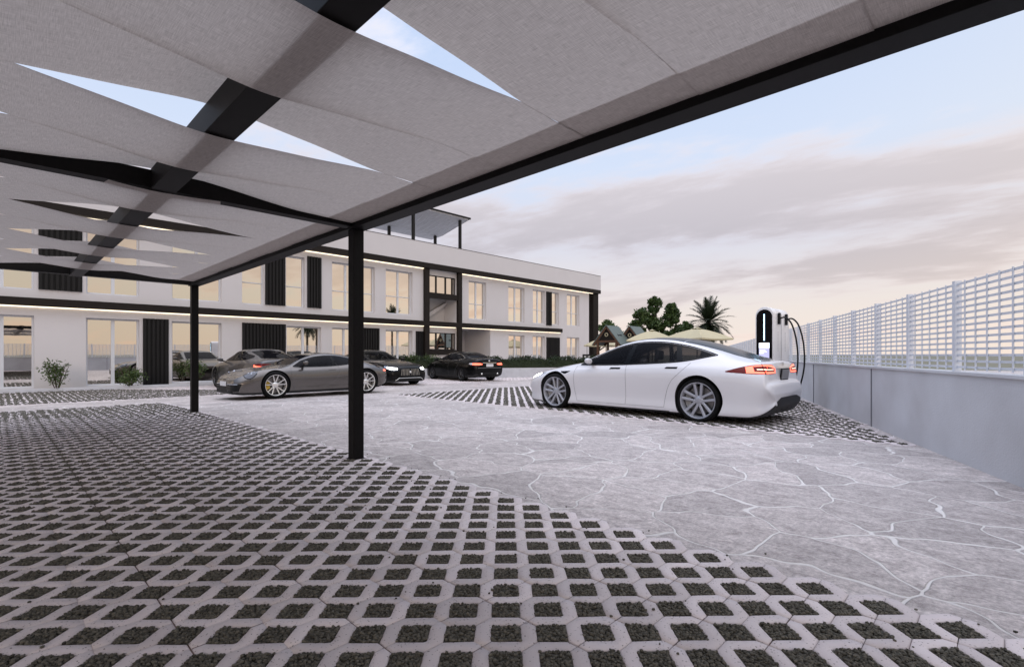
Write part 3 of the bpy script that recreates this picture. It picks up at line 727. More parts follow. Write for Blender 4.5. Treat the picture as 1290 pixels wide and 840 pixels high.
    def body(s, cav=None, arch=None, arch_dz=.0):
        me = bpy.data.meshes.new('body'); bm = solid(s.V, s.F); bm.to_mesh(me); bm.free()
        ob = link_mesh('body', me, [s.paint, M['interior']], s.root); ob.parent = None
        cut = []
        if cav:
            qa, qb, floor = cav; qs = np.linspace(qa, qb, 26); rings = []
            for q in qs:
                c = {k: f(q) for k, f in s.c.items()}; zt = c['rail_z'] - .05; b = min(c['belt_z'], zt - .02); top = max(c['top'] - .045, zt + .012); fl = min(floor, b - .05)
                rings.append([(0, fl), (c['belt_w'] - .09, fl), (c['belt_w'] - .075, b), (max(c['rail_w'] - .045, .1), zt), (c['rail_w'] * .5, zt + (top - zt) * .8), (0, top)])
            V, F = s.loft(rings, [s.x0 - q for q in qs]); cut.append(solid(V, F))
        for lower, upper, d, mirror, shrink, depth in s.cutpolys:
            lo = resample([s.P(*p) for p in lower], 24); up = resample([s.P(*p) for p in upper], 24)
            poly = list(lo) + list(reversed(up)); c = sum(poly) / len(poly); d = np.array(Vector(d).normalized())
            poly = [c + (p - c) * shrink for p in poly]
            out = [poly[0]]
            for p in poly[1:]:
                if np.linalg.norm(p - out[-1]) > .004: out.append(p)
            if np.linalg.norm(out[0] - out[-1]) < .004: out.pop()
            a, b = depth or (-2.5, 2.5); n = len(out)
            V = [tuple(p + d * (a - p @ d)) for p in out] + [tuple(p + d * (b - p @ d)) for p in out]
            cut.append(solid(V, [tuple(range(n)), tuple(range(2 * n - 1, n - 1, -1))] + [(i, (i + 1) % n, (i + 1) % n + n, i + n) for i in range(n)]))
        ra = arch
        for ax, rr in ((s.fo, ra[0]), (s.fo + s.wb, ra[1])):
            for sg in (1, -1):
                bm2 = bmesh.new(); w = s.c['max_w'](ax)
                r = bmesh.ops.create_cone(bm2, cap_ends=True, segments=56, radius1=rr, radius2=rr, depth=.62)
                bmesh.ops.transform(bm2, matrix=Matrix.Translation((s.x0 - ax, sg * (w + .02), s.sp['R'] + arch_dz)) @ Matrix.Rotation(math.pi / 2, 4, 'X'), verts=bm2.verts)
                cut.append(bm2)
        me2 = boolean(ob, cut); ob.data = me2; ob.parent = s.root
        me2.materials.clear(); me2.materials.append(s.paint); me2.materials.append(M['interior'])
        normals = [None] * len(me2.loops)
        for p in me2.polygons:
            c = p.center; h = s.bvh.find_nearest(c); on = h[3] < .004 and abs(p.normal.dot(h[1])) > .8
            p.material_index = 0 if on else 1; p.use_smooth = True
            q = s.x0 - c.x
            if on and p.normal.z < -.35 and (c.z < s.c['sill_z'](q) + .02): p.material_index = 1
            for li in p.loop_indices:
                if on:
                    co = me2.vertices[me2.loops[li].vertex_index].co; hh = s.bvh.find_nearest(co); normals[li] = s.smooth_n(hh[0], hh[2])
                else: normals[li] = p.normal.copy()
        me2.normals_split_custom_set([tuple(n) for n in normals])
        s.src.free(); return ob
    def wheels(s, R_, w, rim_r, style, caliper, track_in=.02, tyre_aspect=None, rim=None):
        tyre = MB(); h = w / 2
        prof = [(rim_r - .01, -h * .82), (rim_r + .012, -h * .93), (rim_r + (R_ - rim_r) * .5, -h), (R_ - .022, -h * .93), (R_ - .006, -h * .80), (R_, -h * .5), (R_, 0)]
        prof = prof + [(r, -y) for r, y in reversed(prof[:-1])]
        tyre.lathe(prof[::-1], n=64, closed=True)
        yo = h * .90    # outer face (local +y outward)
        rb = MB(); rb.lathe([(rim_r - .03, -h * .8), (rim_r - .03, yo - .06), (rim_r - .016, yo - .012), (rim_r - .008, yo), (rim_r + .004, yo + .004), (rim_r + .006, yo - .008)], n=64)
        rb.lathe([(0, yo - .030), (.035, yo - .031), (.05, yo - .038), (.075, yo - .052), (.08, yo - .09)], n=32)
        def spoke(a, r0, r1, w0, w1, y0, y1, bend=0., t=.045, off0=0.):
            ca, sa = math.cos(a), math.sin(a); n = 6; base = len(rb.v)
            for i in range(n + 1):
                u = i / n; r = r0 + (r1 - r0) * u; ww = w0 + (w1 - w0) * u; y = y0 + (y1 - y0) * u ** 1.6; off = off0 + bend * u
                for dw, dy in ((-.5, -t), (-.5, -.006), (-.34, 0), (.34, 0), (.5, -.006), (.5, -t)):
                    q = off + ww * dw; rb.v.append((r * ca - q * sa, y + dy, r * sa + q * ca))
            for i in range(n):
                for j in range(5): b0 = base + i * 6 + j; rb.f.append((b0, b0 + 1, b0 + 7, b0 + 6))
        for k in range(5):
            a = math.pi / 2 + k * 2 * math.pi / 5
            if style == 'twin':
                for sg in (-1, 1): spoke(a, .045, rim_r - .010, .040, .044, yo - .040, yo - .010, sg * .034, off0=sg * .028)
            elif style == 'sport':
                for sg in (-1, 1): spoke(a + sg * .13, .05, rim_r - .012, .034, .026, yo - .045, yo - .008, sg * .030)
            else:
                for sg in (-.5, .5): spoke(a + sg * .63, .05, rim_r - .012, .032, .022, yo - .04, yo - .008, sg * .04)
        for k in range(5):
            a = math.pi / 2 + (k + .5) * 2 * math.pi / 5
            rb.lathe([(0, yo - .045), (.009, yo - .046), (.011, yo - .06)], n=8, c=(.058 * math.cos(a), 0, .058 * math.sin(a)))
        dk = MB(); dk.lathe([(.06, -.0), (rim_r * .78, -.0), (rim_r * .78, -.03), (.06, -.03)], n=48)
        cp = MB(); rr = rim_r * .80
        for i in range(8):
            a0 = -.55 + i * 1.1 / 8; a1 = a0 + 1.1 / 8 + .002
            for yy in (0,):
                v = [(r * math.cos(a), y, r * math.sin(a)) for y in (-.05, .035) for a in (a0, a1) for r in (rr * .62, rr + .012)]
                cp.add(v, [(0, 1, 3, 2), (4, 6, 7, 5), (0, 4, 5, 1), (2, 3, 7, 6), (0, 2, 6, 4), (1, 5, 7, 3)])
        proto = None
        for ax, nm in ((s.fo, 'f'), (s.fo + s.wb, 'r')):
            for sg in (1, -1):
                y = sg * (s.c['max_w'](ax) - track_in - h); x = s.x0 - ax
                if proto is None:
                    proto = tyre.build('wheel', M['rubber'], s.root, auto=.9, fixn=True)
                    rb.build('rim', rim or M['alu'], proto, auto=.5, fixn=True); dk.build('brake_disc', M['disc'], proto, auto=.5, fixn=True); cp.build('brake_caliper', caliper, proto, bevel=.004, fixn=True)
                    o = proto
                else: o = copy_tree(proto, s.root)
                o.location = (x, y, R_); o.rotation_euler = (0, 0, 0 if sg > 0 else math.pi)
                for c in children(o):
                    if c.name.startswith('brake_caliper') and sg < 0: c.rotation_euler = (0, 0, 0)
    def mirrors(s, q, y, z, m=None, sz=1.):
        for sg in (1, -1):
            mbx = MB(); n = 14; k = 10
            for i in range(n + 1):
                t = math.pi * i / n
                for j in range(k):
                    a = 2 * math.pi * j / k; r = max(math.sin(t), .001) ** .55
                    sx = math.cos(a); sz_ = math.sin(a)
                    px = (abs(sx) ** .7) * math.copysign(1, sx) * .075 * r * sz * (1.15 if sx > 0 else .55); pz = (abs(sz_) ** .7) * math.copysign(1, sz_) * .062 * r * sz
                    mbx.v.append((s.x0 - q + px, sg * (y + .095 * sz * (1 - math.cos(t))), z + pz + .01 * (1 - math.cos(t))))
            for i in range(n):
                for j in range(k): mbx.f.append((i * k + j, i * k + (j + 1) % k, (i + 1) * k + (j + 1) % k, (i + 1) * k + j))
            o = mbx.build('wing_mirror', m or s.paint, s.root, smooth=True, fixn=True)
            st = MB(); st.beam((s.x0 - q + .01, sg * (y - .07), z - .055), (s.x0 - q + .0, sg * (y + .05), z - .03), .06, .035); st.build('mirror_arm', M['black_plastic'], o, bevel=.01)
    def seats(s, rows, m=None, zb=.5):
        for q, y in rows:
            for sg in (1, -1):
                mbx = MB(); x = s.x0 - q
                # backrest and head rest as tapered rounded boxes leaning back
                for (z0, z1, w0, w1, t0, t1, xo0, xo1) in ((zb, s.sp['seat_z'] - .2, .24, .19, .08, .05, 0, -.14), (s.sp['seat_z'] - .17, s.sp['seat_z'], .12, .10, .045, .035, -.16, -.19)):
                    vs = [(x + (xo0 if zz == z0 else xo1) + dx * (t0 if zz == z0 else t1), sg * y + dy * (w0 if zz == z0 else w1), zz) for zz in (z0, z1) for dx, dy in ((-1, -1), (1, -1), (1, 1), (-1, 1))]
                    mbx.add(vs, [(0, 3, 2, 1), (4, 5, 6, 7), (0, 1, 5, 4), (1, 2, 6, 5), (2, 3, 7, 6), (3, 0, 4, 7)])
                mbx.build('seat', m or M['seat'], s.root, bevel=.03, auto=1.2)
    def box(s, name, q, y, z, lx, ly, lz, m, rz=0., ry=0., bevel=.006, parent=None, mirror=False, label=None):
        for sg in ((1, -1) if mirror else (1,)):
            mbx = MB(); mbx.box(-lx / 2, lx / 2, -ly / 2, ly / 2, -lz / 2, lz / 2)
            o = mbx.build(name, m, parent or s.root, bevel=bevel); o.location = (s.x0 - q, y * sg, z); o.rotation_euler = (0, ry, rz * sg)
            if label: o['label'] = label
        return o

SIDE = (0, -1, 0); DOWN = (0, 0, -1); REAR = (1, 0, 0); FRONT = (-1, 0, 0)
def diag(a, b, c=0): return Vector((a, b, c)).normalized()

# ---- white electric fastback
def white_car():
    sp = dict(L=4.94, wb=2.96, fo=.91, R=.352, seat_z=1.16, lower=-.25, tumble=.028,
      top=[(0, .56), (.05, .63), (.2, .71), (.5, .80), (.9, .868), (1.25, .918), (1.42, .945), (1.6, 1.025), (2.0, 1.21), (2.3, 1.32), (2.6, 1.385), (2.85, 1.402), (3.2, 1.385), (3.6, 1.32), (4.0, 1.21), (4.35, 1.09), (4.6, 1.015), (4.72, .992), (4.80, .984), (4.832, .958), (4.85, .82), (4.866, .70), (4.89, .668), (4.92, .645), (4.94, .58)],
      belt_z=[(0, .47), (.05, .55), (.2, .635), (.5, .725), (.9, .79), (1.4, .84), (2, .865), (3, .905), (3.6, .94), (4.2, .962), (4.6, .94), (4.78, .915), (4.83, .88), (4.85, .75), (4.866, .665), (4.89, .64), (4.92, .61), (4.94, .55)],
      belt_w=[(0, .50), (.05, .62), (.2, .72), (.5, .80), (.9, .855), (1.5, .87), (2.2, .885), (3, .885), (3.6, .875), (4.2, .82), (4.6, .75), (4.8, .71), (4.85, .705), (4.87, .745), (4.9, .735), (4.94, .64)],
      max_w=[(0, .56), (.05, .71), (.2, .84), (.5, .93), (.9, .968), (1.5, .955), (2.5, .95), (3.2, .955), (3.75, .982), (4.0, .982), (4.3, .965), (4.6, .91), (4.8, .85), (4.9, .80), (4.94, .72)],
      max_z=[(0, .42), (.9, .64), (1.6, .70), (2.6, .72), (3.87, .72), (4.5, .725), (4.7, .64), (4.86, .57), (4.94, .49)],
      sill_w=[(0, .52), (.05, .66), (.2, .80), (.5, .895), (.9, .935), (1.5, .925), (3.2, .93), (3.87, .955), (4.4, .93), (4.75, .84), (4.94, .66)],
      sill_z=[(0, .22), (.3, .15), (1.3, .135), (3.4, .135), (4.6, .14), (4.75, .17), (4.86, .24), (4.94, .33)],
      bot=[(0, .17), (.3, .11), (1, .10), (3.5, .10), (4.6, .11), (4.78, .15), (4.94, .31)],
      rail_w=[(0, .32), (.2, .48), (.9, .60), (1.4, .735), (1.6, .745), (2.1, .66), (2.6, .615), (3.2, .60), (3.7, .585), (4.2, .60), (4.6, .60), (4.85, .58), (4.94, .50)],
      rail_z=[(0, .535), (.05, .605), (.2, .69), (.5, .78), (.9, .848), (1.3, .90), (1.45, .92), (1.6, .985), (2, 1.15), (2.3, 1.255), (2.6, 1.318), (2.85, 1.337), (3.2, 1.32), (3.6, 1.25), (4.0, 1.145), (4.35, 1.04), (4.6, .985), (4.78, .96), (4.83, .925), (4.85, .78), (4.866, .682), (4.89, .655), (4.92, .63), (4.94, .565)])
    c = Car('parked_car', 'white electric fastback saloon plugged in beside the charging post', sp, (8.81, 5.0, 0), math.pi / 2, M['paint_white'])
    c.window('side_window', [(1.50, 1, .895), (2.2, 1, .905), (3.0, 1, .94), (3.6, 1, .985), (4.06, 1, 1.075)], [(1.50, 1, .905), (1.9, 1, 1.085), (2.3, 1, 1.228), (2.7, 1, 1.295), (3.1, 1, 1.297), (3.5, 1, 1.24), (3.85, 1, 1.15), (4.06, 1, 1.08)], SIDE, M['glass_tesla'], nu=60, mirror=True)
    for (a, b) in (((2.52, .915), (2.60, 1.30)), ((3.52, .975), (3.42, 1.262))):
        w = .055
        c.patch('window_pillar', [(a[0] - w, 1, a[1]), (a[0] + w, 1, a[1])], [(b[0] - w * .7, 1, b[1] - .012), (b[0] + w * .7, 1, b[1] - .012)], SIDE, M['black_gloss'], nu=5, nv=8, off=.003, mirror=True, smooth=False)
    lowL = [(1.48, 1, .888), (2.2, 1, .897), (3.0, 1, .932), (3.6, 1, .977), (4.09, 1, 1.073)]; 
    c.line('window_trim', lowL, SIDE, .02, M['black_gloss'], mirror=True, n=50)
    c.line('window_trim', [(1.48, 1, .90), (1.9, 1, 1.095), (2.3, 1, 1.238), (2.7, 1, 1.305), (3.1, 1, 1.307), (3.5, 1, 1.25), (3.85, 1, 1.16), (4.09, 1, 1.078)], SIDE, .022, M['black_gloss'], mirror=True, n=60)
    c.window('windscreen', [(1.46, -.66, 2), (1.40, -.3, 2), (1.385, 0, 2), (1.40, .3, 2), (1.46, .66, 2)], [(2.24, -.56, 2), (2.20, -.28, 2), (2.19, 0, 2), (2.20, .28, 2), (2.24, .56, 2)], DOWN, M['glass_dark'], depth=(-3, -.87))
    c.patch('roof_glass', [(2.28, -.555, 2), (2.24, 0, 2), (2.28, .555, 2)], [(3.45, -.54, 2), (3.45, 0, 2), (3.45, .54, 2)], DOWN, M['roof_glass'], nu=20, nv=20)
    c.patch('rear_window', [(3.47, -.54, 2), (3.47, 0, 2), (3.47, .54, 2)], [(4.50, -.47, 2), (4.64, -.22, 2), (4.67, 0, 2), (4.64, .22, 2), (4.50, .47, 2)], DOWN, M['roof_glass'], nu=24, nv=20)
    # lamps
    d = diag(.75, -.66)
    L0 = [(4.30, .93, .815), (4.6, .88, .795), (4.82, .76, .79), (4.92, .52, .79), (4.93, .44, .795)]; U0 = [(4.30, .93, .83), (4.55, .86, .895), (4.8, .72, .935), (4.9, .55, .925), (4.93, .44, .88)]
    for sg in (1, -1):
        mir = lambda Lx: [(a, b * sg, z) for a, b, z in Lx]; dd = Vector((d.x, d.y * sg, 0))
        t = c.patch('tail_lamp', mir(L0), mir(U0), dd, M['lamp_red'], nu=30, nv=6, off=.004)[0]
        c.patch('lamp_glow', mir([(4.585, .87, .803), (4.8, .77, .798), (4.90, .56, .797), (4.93, .455, .80)]), mir([(4.60, .86, .892), (4.8, .72, .926), (4.895, .55, .917), (4.93, .455, .878)]), dd, M['lamp_red_lit'], nu=18, nv=6, off=.006, parent=t)
        c.patch('lamp_core', mir([(4.70, .83, .825), (4.84, .70, .823), (4.92, .48, .823)]), mir([(4.70, .82, .897), (4.84, .68, .902), (4.92, .48, .872)]), dd, M['lamp_red'], nu=16, nv=4, off=.008, parent=t)
        c.patch('lamp_glow', mir([(4.74, .81, .848), (4.84, .69, .848), (4.905, .52, .848)]), mir([(4.74, .81, .862), (4.84, .69, .862), (4.905, .52, .860)]), dd, M['lamp_red_hot'], nu=14, nv=3, off=.010, parent=t)
        c.line('lamp_seam', mir([(4.815, .745, .79), (4.80, .755, .84), (4.79, .73, .935)]), dd, .008, M['black_gloss'], off=.012, parent=t)
        df = diag(-.7, -.7 * sg)
        h = c.patch('head_lamp', mir([(.09, .60, .575), (.22, .72, .60), (.42, .82, .65), (.62, .87, .705)]), mir([(.10, .58, .635), (.24, .70, .67), (.44, .80, .705), (.62, .86, .727)]), df, M['lamp_dim'], nu=16, nv=5, off=.003)[0]
        c.patch('lamp_glow', mir([(.10, .60, .578), (.24, .72, .605), (.46, .83, .665)]), mir([(.11, .58, .632), (.26, .70, .668), (.48, .81, .705)]), df, M['lamp_white'], nu=10, nv=4, off=.006, parent=h)
    c.patch('trunk_bar', [(4.95, -.44, .875), (4.95, 0, .865), (4.95, .44, .875)], [(4.95, -.44, .905), (4.95, 0, .898), (4.95, .44, .905)], REAR, M['chrome'], nu=20, nv=3, off=.006)
    c.patch('plate_recess', [(4.95, -.34, .70), (4.95, .34, .70)], [(4.95, -.40, .85), (4.95, .40, .85)], REAR, M['paint_white'], nu=14, nv=6, off=.002)
    pl = c.box('number_plate', 4.882, .0, .775, .02, .34, .15, M['plate_dark'], bevel=.004); pl.rotation_euler = (0, -.12, 0)
    pb = c.box('plate_frame', 4.875, .0, .775, .02, .38, .19, M['black_plastic'], bevel=.004); pb.rotation_euler = (0, -.12, 0)
    # T shaped emblem
    mb = MB(); x = c.x0 - 4.85
    mb.box(x - .012, x + .01, -.028, .028, .955, .963); mb.box(x - .012, x + .01, -.006, .006, .915, .955); o = mb.build('emblem', M['chrome'], c.root)
    # lower bumper and diffuser
    c.patch('diffuser', [(4.9, -.56, .30), (4.9, 0, .30), (4.9, .56, .30)], [(4.9, -.60, .375), (4.9, -.4, .43), (4.9, .4, .43), (4.9, .60, .375)], REAR, M['black_plastic'], nu=24, nv=5, off=.008, smooth=False)
    for y in (-.38, -.13, .13, .38): c.box('diffuser_fin', 4.78, y, .27, .20, .02, .09, M['black_plastic'], bevel=.004)
    c.line('door_gap', [(1.42, 1, .90), (1.40, 1, .75), (1.40, 1, .40), (1.46, 1, .20)], SIDE, .004, M['seam'], mirror=True)
    c.line('door_gap', [(2.52, 1, .95), (2.54, 1, .75), (2.54, 1, .45), (2.53, 1, .20)], SIDE, .004, M['seam'], mirror=True)
    c.line('door_gap', [(3.72, 1, .95), (3.60, 1, .82), (3.40, 1, .62), (3.30, 1, .36), (3.28, 1, .20)], SIDE, .004, M['seam'], mirror=True)
    c.line('door_gap', [(1.46, 1, .20), (2.4, 1, .20), (3.28, 1, .20)], SIDE, .004, M['seam'], mirror=True)
    c.line('hood_gap', [(.16, .66, 2), (.5, .72, 2), (.9, .75, 2), (1.38, .755, 2)], DOWN, .006, M['seam'], mirror=True)
    for q, z in ((2.30, .835), (3.40, .862)):
        c.patch('door_handle', [(q - .115, 1, z - .012), (q + .105, 1, z - .010)], [(q - .085, 1, z + .016), (q + .12, 1, z + .018)], SIDE, M['black_gloss'], nu=8, nv=4, off=.005, mirror=True, smooth=False)
    c.patch('side_vent', [(1.08, 1, .735), (1.16, 1, .71), (1.20, 1, .715)], [(1.05, 1, .757), (1.16, 1, .762), (1.30, 1, .768)], SIDE, M['black_gloss'], nu=8, nv=4, off=.003, mirror=True, smooth=False)
    c.patch('front_intake', [(.0, -.5, .24), (0, 0, .23), (0, .5, .24)], [(0, -.5, .36), (0, 0, .38), (0, .5, .36)], FRONT, M['black_plastic'], nu=20, nv=5, off=.004)
    c.mirrors(1.80, .93, .955, sz=.85)
    c.seats([(2.72, .36), (3.55, .36)], M['seat'], zb=.745)
    c.patch('rocker_trim', [(1.35, 1, .13), (2.4, 1, .13), (3.38, 1, .13)], [(1.35, 1, .145), (2.4, 1, .145), (3.38, 1, .145)], SIDE, M['black_plastic'], nu=20, nv=3, off=.006, mirror=True)
    c.body((1.55, 4.0, .74), (.395, .395), .01)
    c.wheels(.352, .255, .286, 'twin', M['grey_caliper'], track_in=.012)
white_car()

# ---- grey sports coupe
def grey_coupe():
    z = lambda P: [(a, b * .91) for a, b in P]
    sp = dict(L=4.53, wb=2.52, fo=.95, R=.345, seat_z=1.05, lower=.78, tumble=.03,
      top=z([(0, .50), (.05, .56), (.2, .63), (.5, .72), (.9, .83), (1.2, .905), (1.35, .94), (1.6, 1.07), (1.85, 1.19), (2.05, 1.25), (2.3, 1.292), (2.55, 1.298), (2.9, 1.26), (3.3, 1.165), (3.7, 1.04), (4.05, .935), (4.3, .885), (4.42, .86), (4.50, .78), (4.53, .66)]),
      belt_z=z([(0, .46), (.05, .535), (.2, .64), (.45, .755), (.8, .825), (1.2, .845), (1.8, .845), (2.4, .865), (3.0, .90), (3.5, .905), (4.0, .87), (4.3, .83), (4.45, .78), (4.53, .62)]),
      belt_w=[(0, .48), (.05, .60), (.2, .70), (.45, .765), (.8, .80), (1.2, .80), (1.8, .79), (2.4, .80), (3.0, .83), (3.5, .83), (4.0, .76), (4.3, .70), (4.45, .66), (4.53, .58)],
      max_w=[(0, .56), (.05, .70), (.2, .82), (.5, .90), (.95, .925), (1.4, .895), (2.2, .885), (2.8, .92), (3.3, .955), (3.6, .955), (4.0, .91), (4.3, .85), (4.45, .78), (4.53, .68)],
      max_z=z([(0, .38), (.5, .58), (.95, .64), (2, .62), (3.3, .68), (4.2, .68), (4.53, .56)]),
      sill_w=[(0, .54), (.05, .66), (.2, .78), (.5, .87), (.95, .90), (1.5, .87), (2.6, .885), (3.4, .93), (4.1, .88), (4.4, .76), (4.53, .62)],
      sill_z=[(0, .19), (.3, .16), (1.3, .165), (3.0, .17), (4.0, .20), (4.35, .26), (4.53, .34)],
      bot=[(0, .15), (.3, .12), (1, .12), (3.2, .12), (4.1, .17), (4.53, .30)],
      rail_w=[(0, .34), (.2, .46), (.45, .56), (.9, .56), (1.3, .66), (1.45, .67), (1.8, .60), (2.1, .56), (2.5, .545), (3.0, .53), (3.5, .52), (4.0, .52), (4.3, .50), (4.53, .42)],
      rail_z=z([(0, .485), (.05, .55), (.2, .63), (.45, .735), (.9, .815), (1.2, .885), (1.38, .925), (1.6, 1.03), (1.85, 1.13), (2.05, 1.185), (2.3, 1.225), (2.55, 1.23), (2.9, 1.19), (3.3, 1.105), (3.7, 1.0), (4.05, .905), (4.3, .865), (4.42, .835), (4.50, .75), (4.53, .64)]))
    wq = lambda q: q if q < 3.5 else 3.5 + (q - 3.5) * .74
    sp = {k: ([(wq(a), b) for a, b in v] if isinstance(v, list) else v) for k, v in sp.items()}; sp['L'] = wq(4.53)
    c = Car('parked_car', 'low grey metallic sports coupe with yellow brakes, crossing behind the black post', sp, (6.24, 14.1, -.03), math.pi, M['paint_grey'])
    f = .91
    lo = [(1.42, 1, .885 * f), (2.0, 1, .875 * f), (2.6, 1, .895 * f), (3.05, 1, .95 * f), (3.28, 1, 1.04 * f)]; up = [(1.42, 1, .895 * f), (1.7, 1, 1.06 * f), (2.0, 1, 1.155 * f), (2.35, 1, 1.195 * f), (2.7, 1, 1.185 * f), (3.0, 1, 1.13 * f), (3.28, 1, 1.05 * f)]
    c.window('side_window', lo, up, SIDE, M['glass_dark'], nu=50, mirror=True)
    c.line('window_trim', lo, SIDE, .018, M['black_gloss'], mirror=True, n=40); c.line('window_trim', up, SIDE, .018, M['black_gloss'], mirror=True, n=40)
    c.patch('window_pillar', [(2.50, 1, .90 * f), (2.58, 1, .90 * f)], [(2.50, 1, 1.185 * f), (2.57, 1, 1.18 * f)], SIDE, M['black_gloss'], nu=4, nv=6, mirror=True, smooth=False)
    c.window('windscreen', [(1.40, -.60, 2), (1.32, -.3, 2), (1.30, 0, 2), (1.32, .3, 2), (1.40, .60, 2)], [(2.0, -.50, 2), (1.95, 0, 2), (2.0, .50, 2)], DOWN, M['glass_dark'], depth=(-3, -.82))
    c.patch('rear_window', [(2.95, -.46, 2), (2.9, 0, 2), (2.95, .46, 2)], [(3.6, -.44, 2), (3.72, 0, 2), (3.6, .44, 2)], DOWN, M['roof_glass'], nu=20, nv=12)
    for sg in (1, -1):
        mir = lambda Lx: [(a, b * sg, zz) for a, b, zz in Lx]
        n = 16; df = diag(-.62, -.45 * sg, -.64); ctr = Vector(c.P(.42, .73 * sg, .655)); e1 = df.cross(Vector((0, 0, 1))).normalized(); e2 = e1.cross(df)
        def oval(k, rx, rz, a0, a1): return [tuple(ctr + e1 * rx * math.cos(t) + e2 * rz * math.sin(t)) for t in [a0 + (a1 - a0) * i / k for i in range(k + 1)]]
        def inv(pts): return [(c.x0 - p[0], p[1], p[2]) for p in pts]
        h = c.patch('head_lamp', inv(oval(12, .135, .20, math.pi, 2 * math.pi)), inv(oval(12, .135, .20, math.pi, 0)), df, M['lens'], nu=20, nv=8, off=.003)[0]
        c.patch('lamp_ring', inv(oval(12, .150, .215, math.pi, 2 * math.pi)), inv(oval(12, .135, .20, math.pi, 2 * math.pi)), df, M['black_gloss'], nu=20, nv=3, off=.006)
        for dx, dz in ((-.035, .05), (.035, .05), (-.035, -.05), (.035, -.05)):
            cc = ctr + e1 * dx + e2 * dz; pr = c.project(cc, df); mb = MB(); mb.lathe([(0, 0), (.022, 0), (.026, -.012)], n=16); o = mb.build('lamp_cell', M['lamp_dim'], h, smooth=True, fixn=True)
            o.matrix_local = Matrix.Translation(pr[0] + pr[1] * .012) @ Vector((0, 1, 0)).rotation_difference(pr[1]).to_matrix().to_4x4()
        c.patch('front_intake', mir([(.05, .30, .20), (.1, .55, .20), (.2, .72, .22)]), mir([(.05, .26, .40), (.1, .55, .40), (.25, .78, .40)]), diag(-.9, -.42 * sg), M['black_plastic'], nu=12, nv=6, off=.003)
        for zz in (.26, .33): c.line('intake_slat', mir([(.05, .30, zz), (.1, .55, zz), (.2, .72, zz)]), diag(-.9, -.42 * sg), .016, M['black_gloss'], off=.012)
        c.line('running_lamp', mir([(.05, .28, .385), (.1, .55, .385), (.2, .70, .385)]), diag(-.9, -.42 * sg), .018, M['lamp_dim'], off=.010)
        c.patch('side_intake', mir([(3.02, 1, .52), (3.06, 1, .50), (3.10, 1, .52)]), mir([(2.96, 1, .70), (3.05, 1, .76), (3.13, 1, .78)]), (0, -sg, 0), M['black_plastic'], nu=8, nv=8, off=.004)
        c.patch('tail_lamp', mir([(4.033, .82, .70 * f), (4.166, .74, .70 * f), (4.240, .5, .70 * f), (4.262, .05, .70 * f)]), mir([(4.033, .82, .745 * f), (4.166, .72, .745 * f), (4.225, .5, .74 * f), (4.255, .05, .735 * f)]), diag(.8, -.6 * sg), M['lamp_red_lit'], nu=20, nv=4, off=.004)
        c.patch('rear_vent', mir([(4.136, .80, .40), (4.210, .68, .40)]), mir([(4.136, .80, .50), (4.210, .68, .50)]), diag(.8, -.6 * sg), M['black_plastic'], nu=6, nv=4, off=.004, smooth=False)
    c.patch('front_intake', [(0, -.26, .20), (0, .26, .20)], [(0, -.24, .33), (0, .24, .33)], FRONT, M['black_plastic'], nu=10, nv=5, off=.004)
    c.box('number_plate', -.012, .0, .39, .012, .46, .11, M['plate'], bevel=.003)
    c.patch('front_splitter', [(0.03, -.6, .165), (-.02, 0, .165), (.03, .6, .165)], [(.03, -.6, .2), (0, 0, .2), (.03, .6, .2)], FRONT, M['black_plastic'], nu=20, nv=3, off=.015)
    mb = MB(); x = c.x0
    sps = [(x - 3.96, -.74), (x - 3.96, .74), (x - 4.17, .78), (x - 4.17, -.78)]
    mb.prism(sps, .872, .897, lambda a, b, d: (a, b, d + (.03 if a < x - 4.1 else 0))); mb.beam((x - 4.06, .45, .80), (x - 4.06, .45, .885), .1, .03); mb.beam((x - 4.06, -.45, .80), (x - 4.06, -.45, .885), .1, .03)
    mb.build('rear_wing', M['paint_grey'], c.root, bevel=.008, fixn=True)
    c.line('door_gap', [(1.36, 1, .85), (1.34, 1, .62), (1.36, 1, .40), (1.42, 1, .26)], SIDE, .004, M['seam'], mirror=True)
    c.line('door_gap', [(2.60, 1, .885), (2.66, 1, .72), (2.60, 1, .50), (2.40, 1, .33), (2.1, 1, .26), (1.42, 1, .26)], SIDE, .004, M['seam'], mirror=True, n=50)
    c.line('hood_gap', [(.30, .44, 2), (.6, .50, 2), (1.0, .53, 2), (1.28, .56, 2)], DOWN, .006, M['seam'], mirror=True)
    c.patch('door_handle', [(2.38, 1, .70), (2.56, 1, .705)], [(2.38, 1, .722), (2.56, 1, .727)], SIDE, M['paint_grey'], nu=6, nv=4, off=.014, th=.014, mirror=True, smooth=False)
    c.mirrors(1.70, .85, .885, sz=.9)
    c.seats([(2.42, .34)], M['seat'], zb=.69)
    c.body((1.45, 3.2, .68), (.372, .38), .01)
    c.wheels(.345, .27, .262, 'sport', M['yellow'], track_in=.015, rim=M['alu_bright'])
grey_coupe()

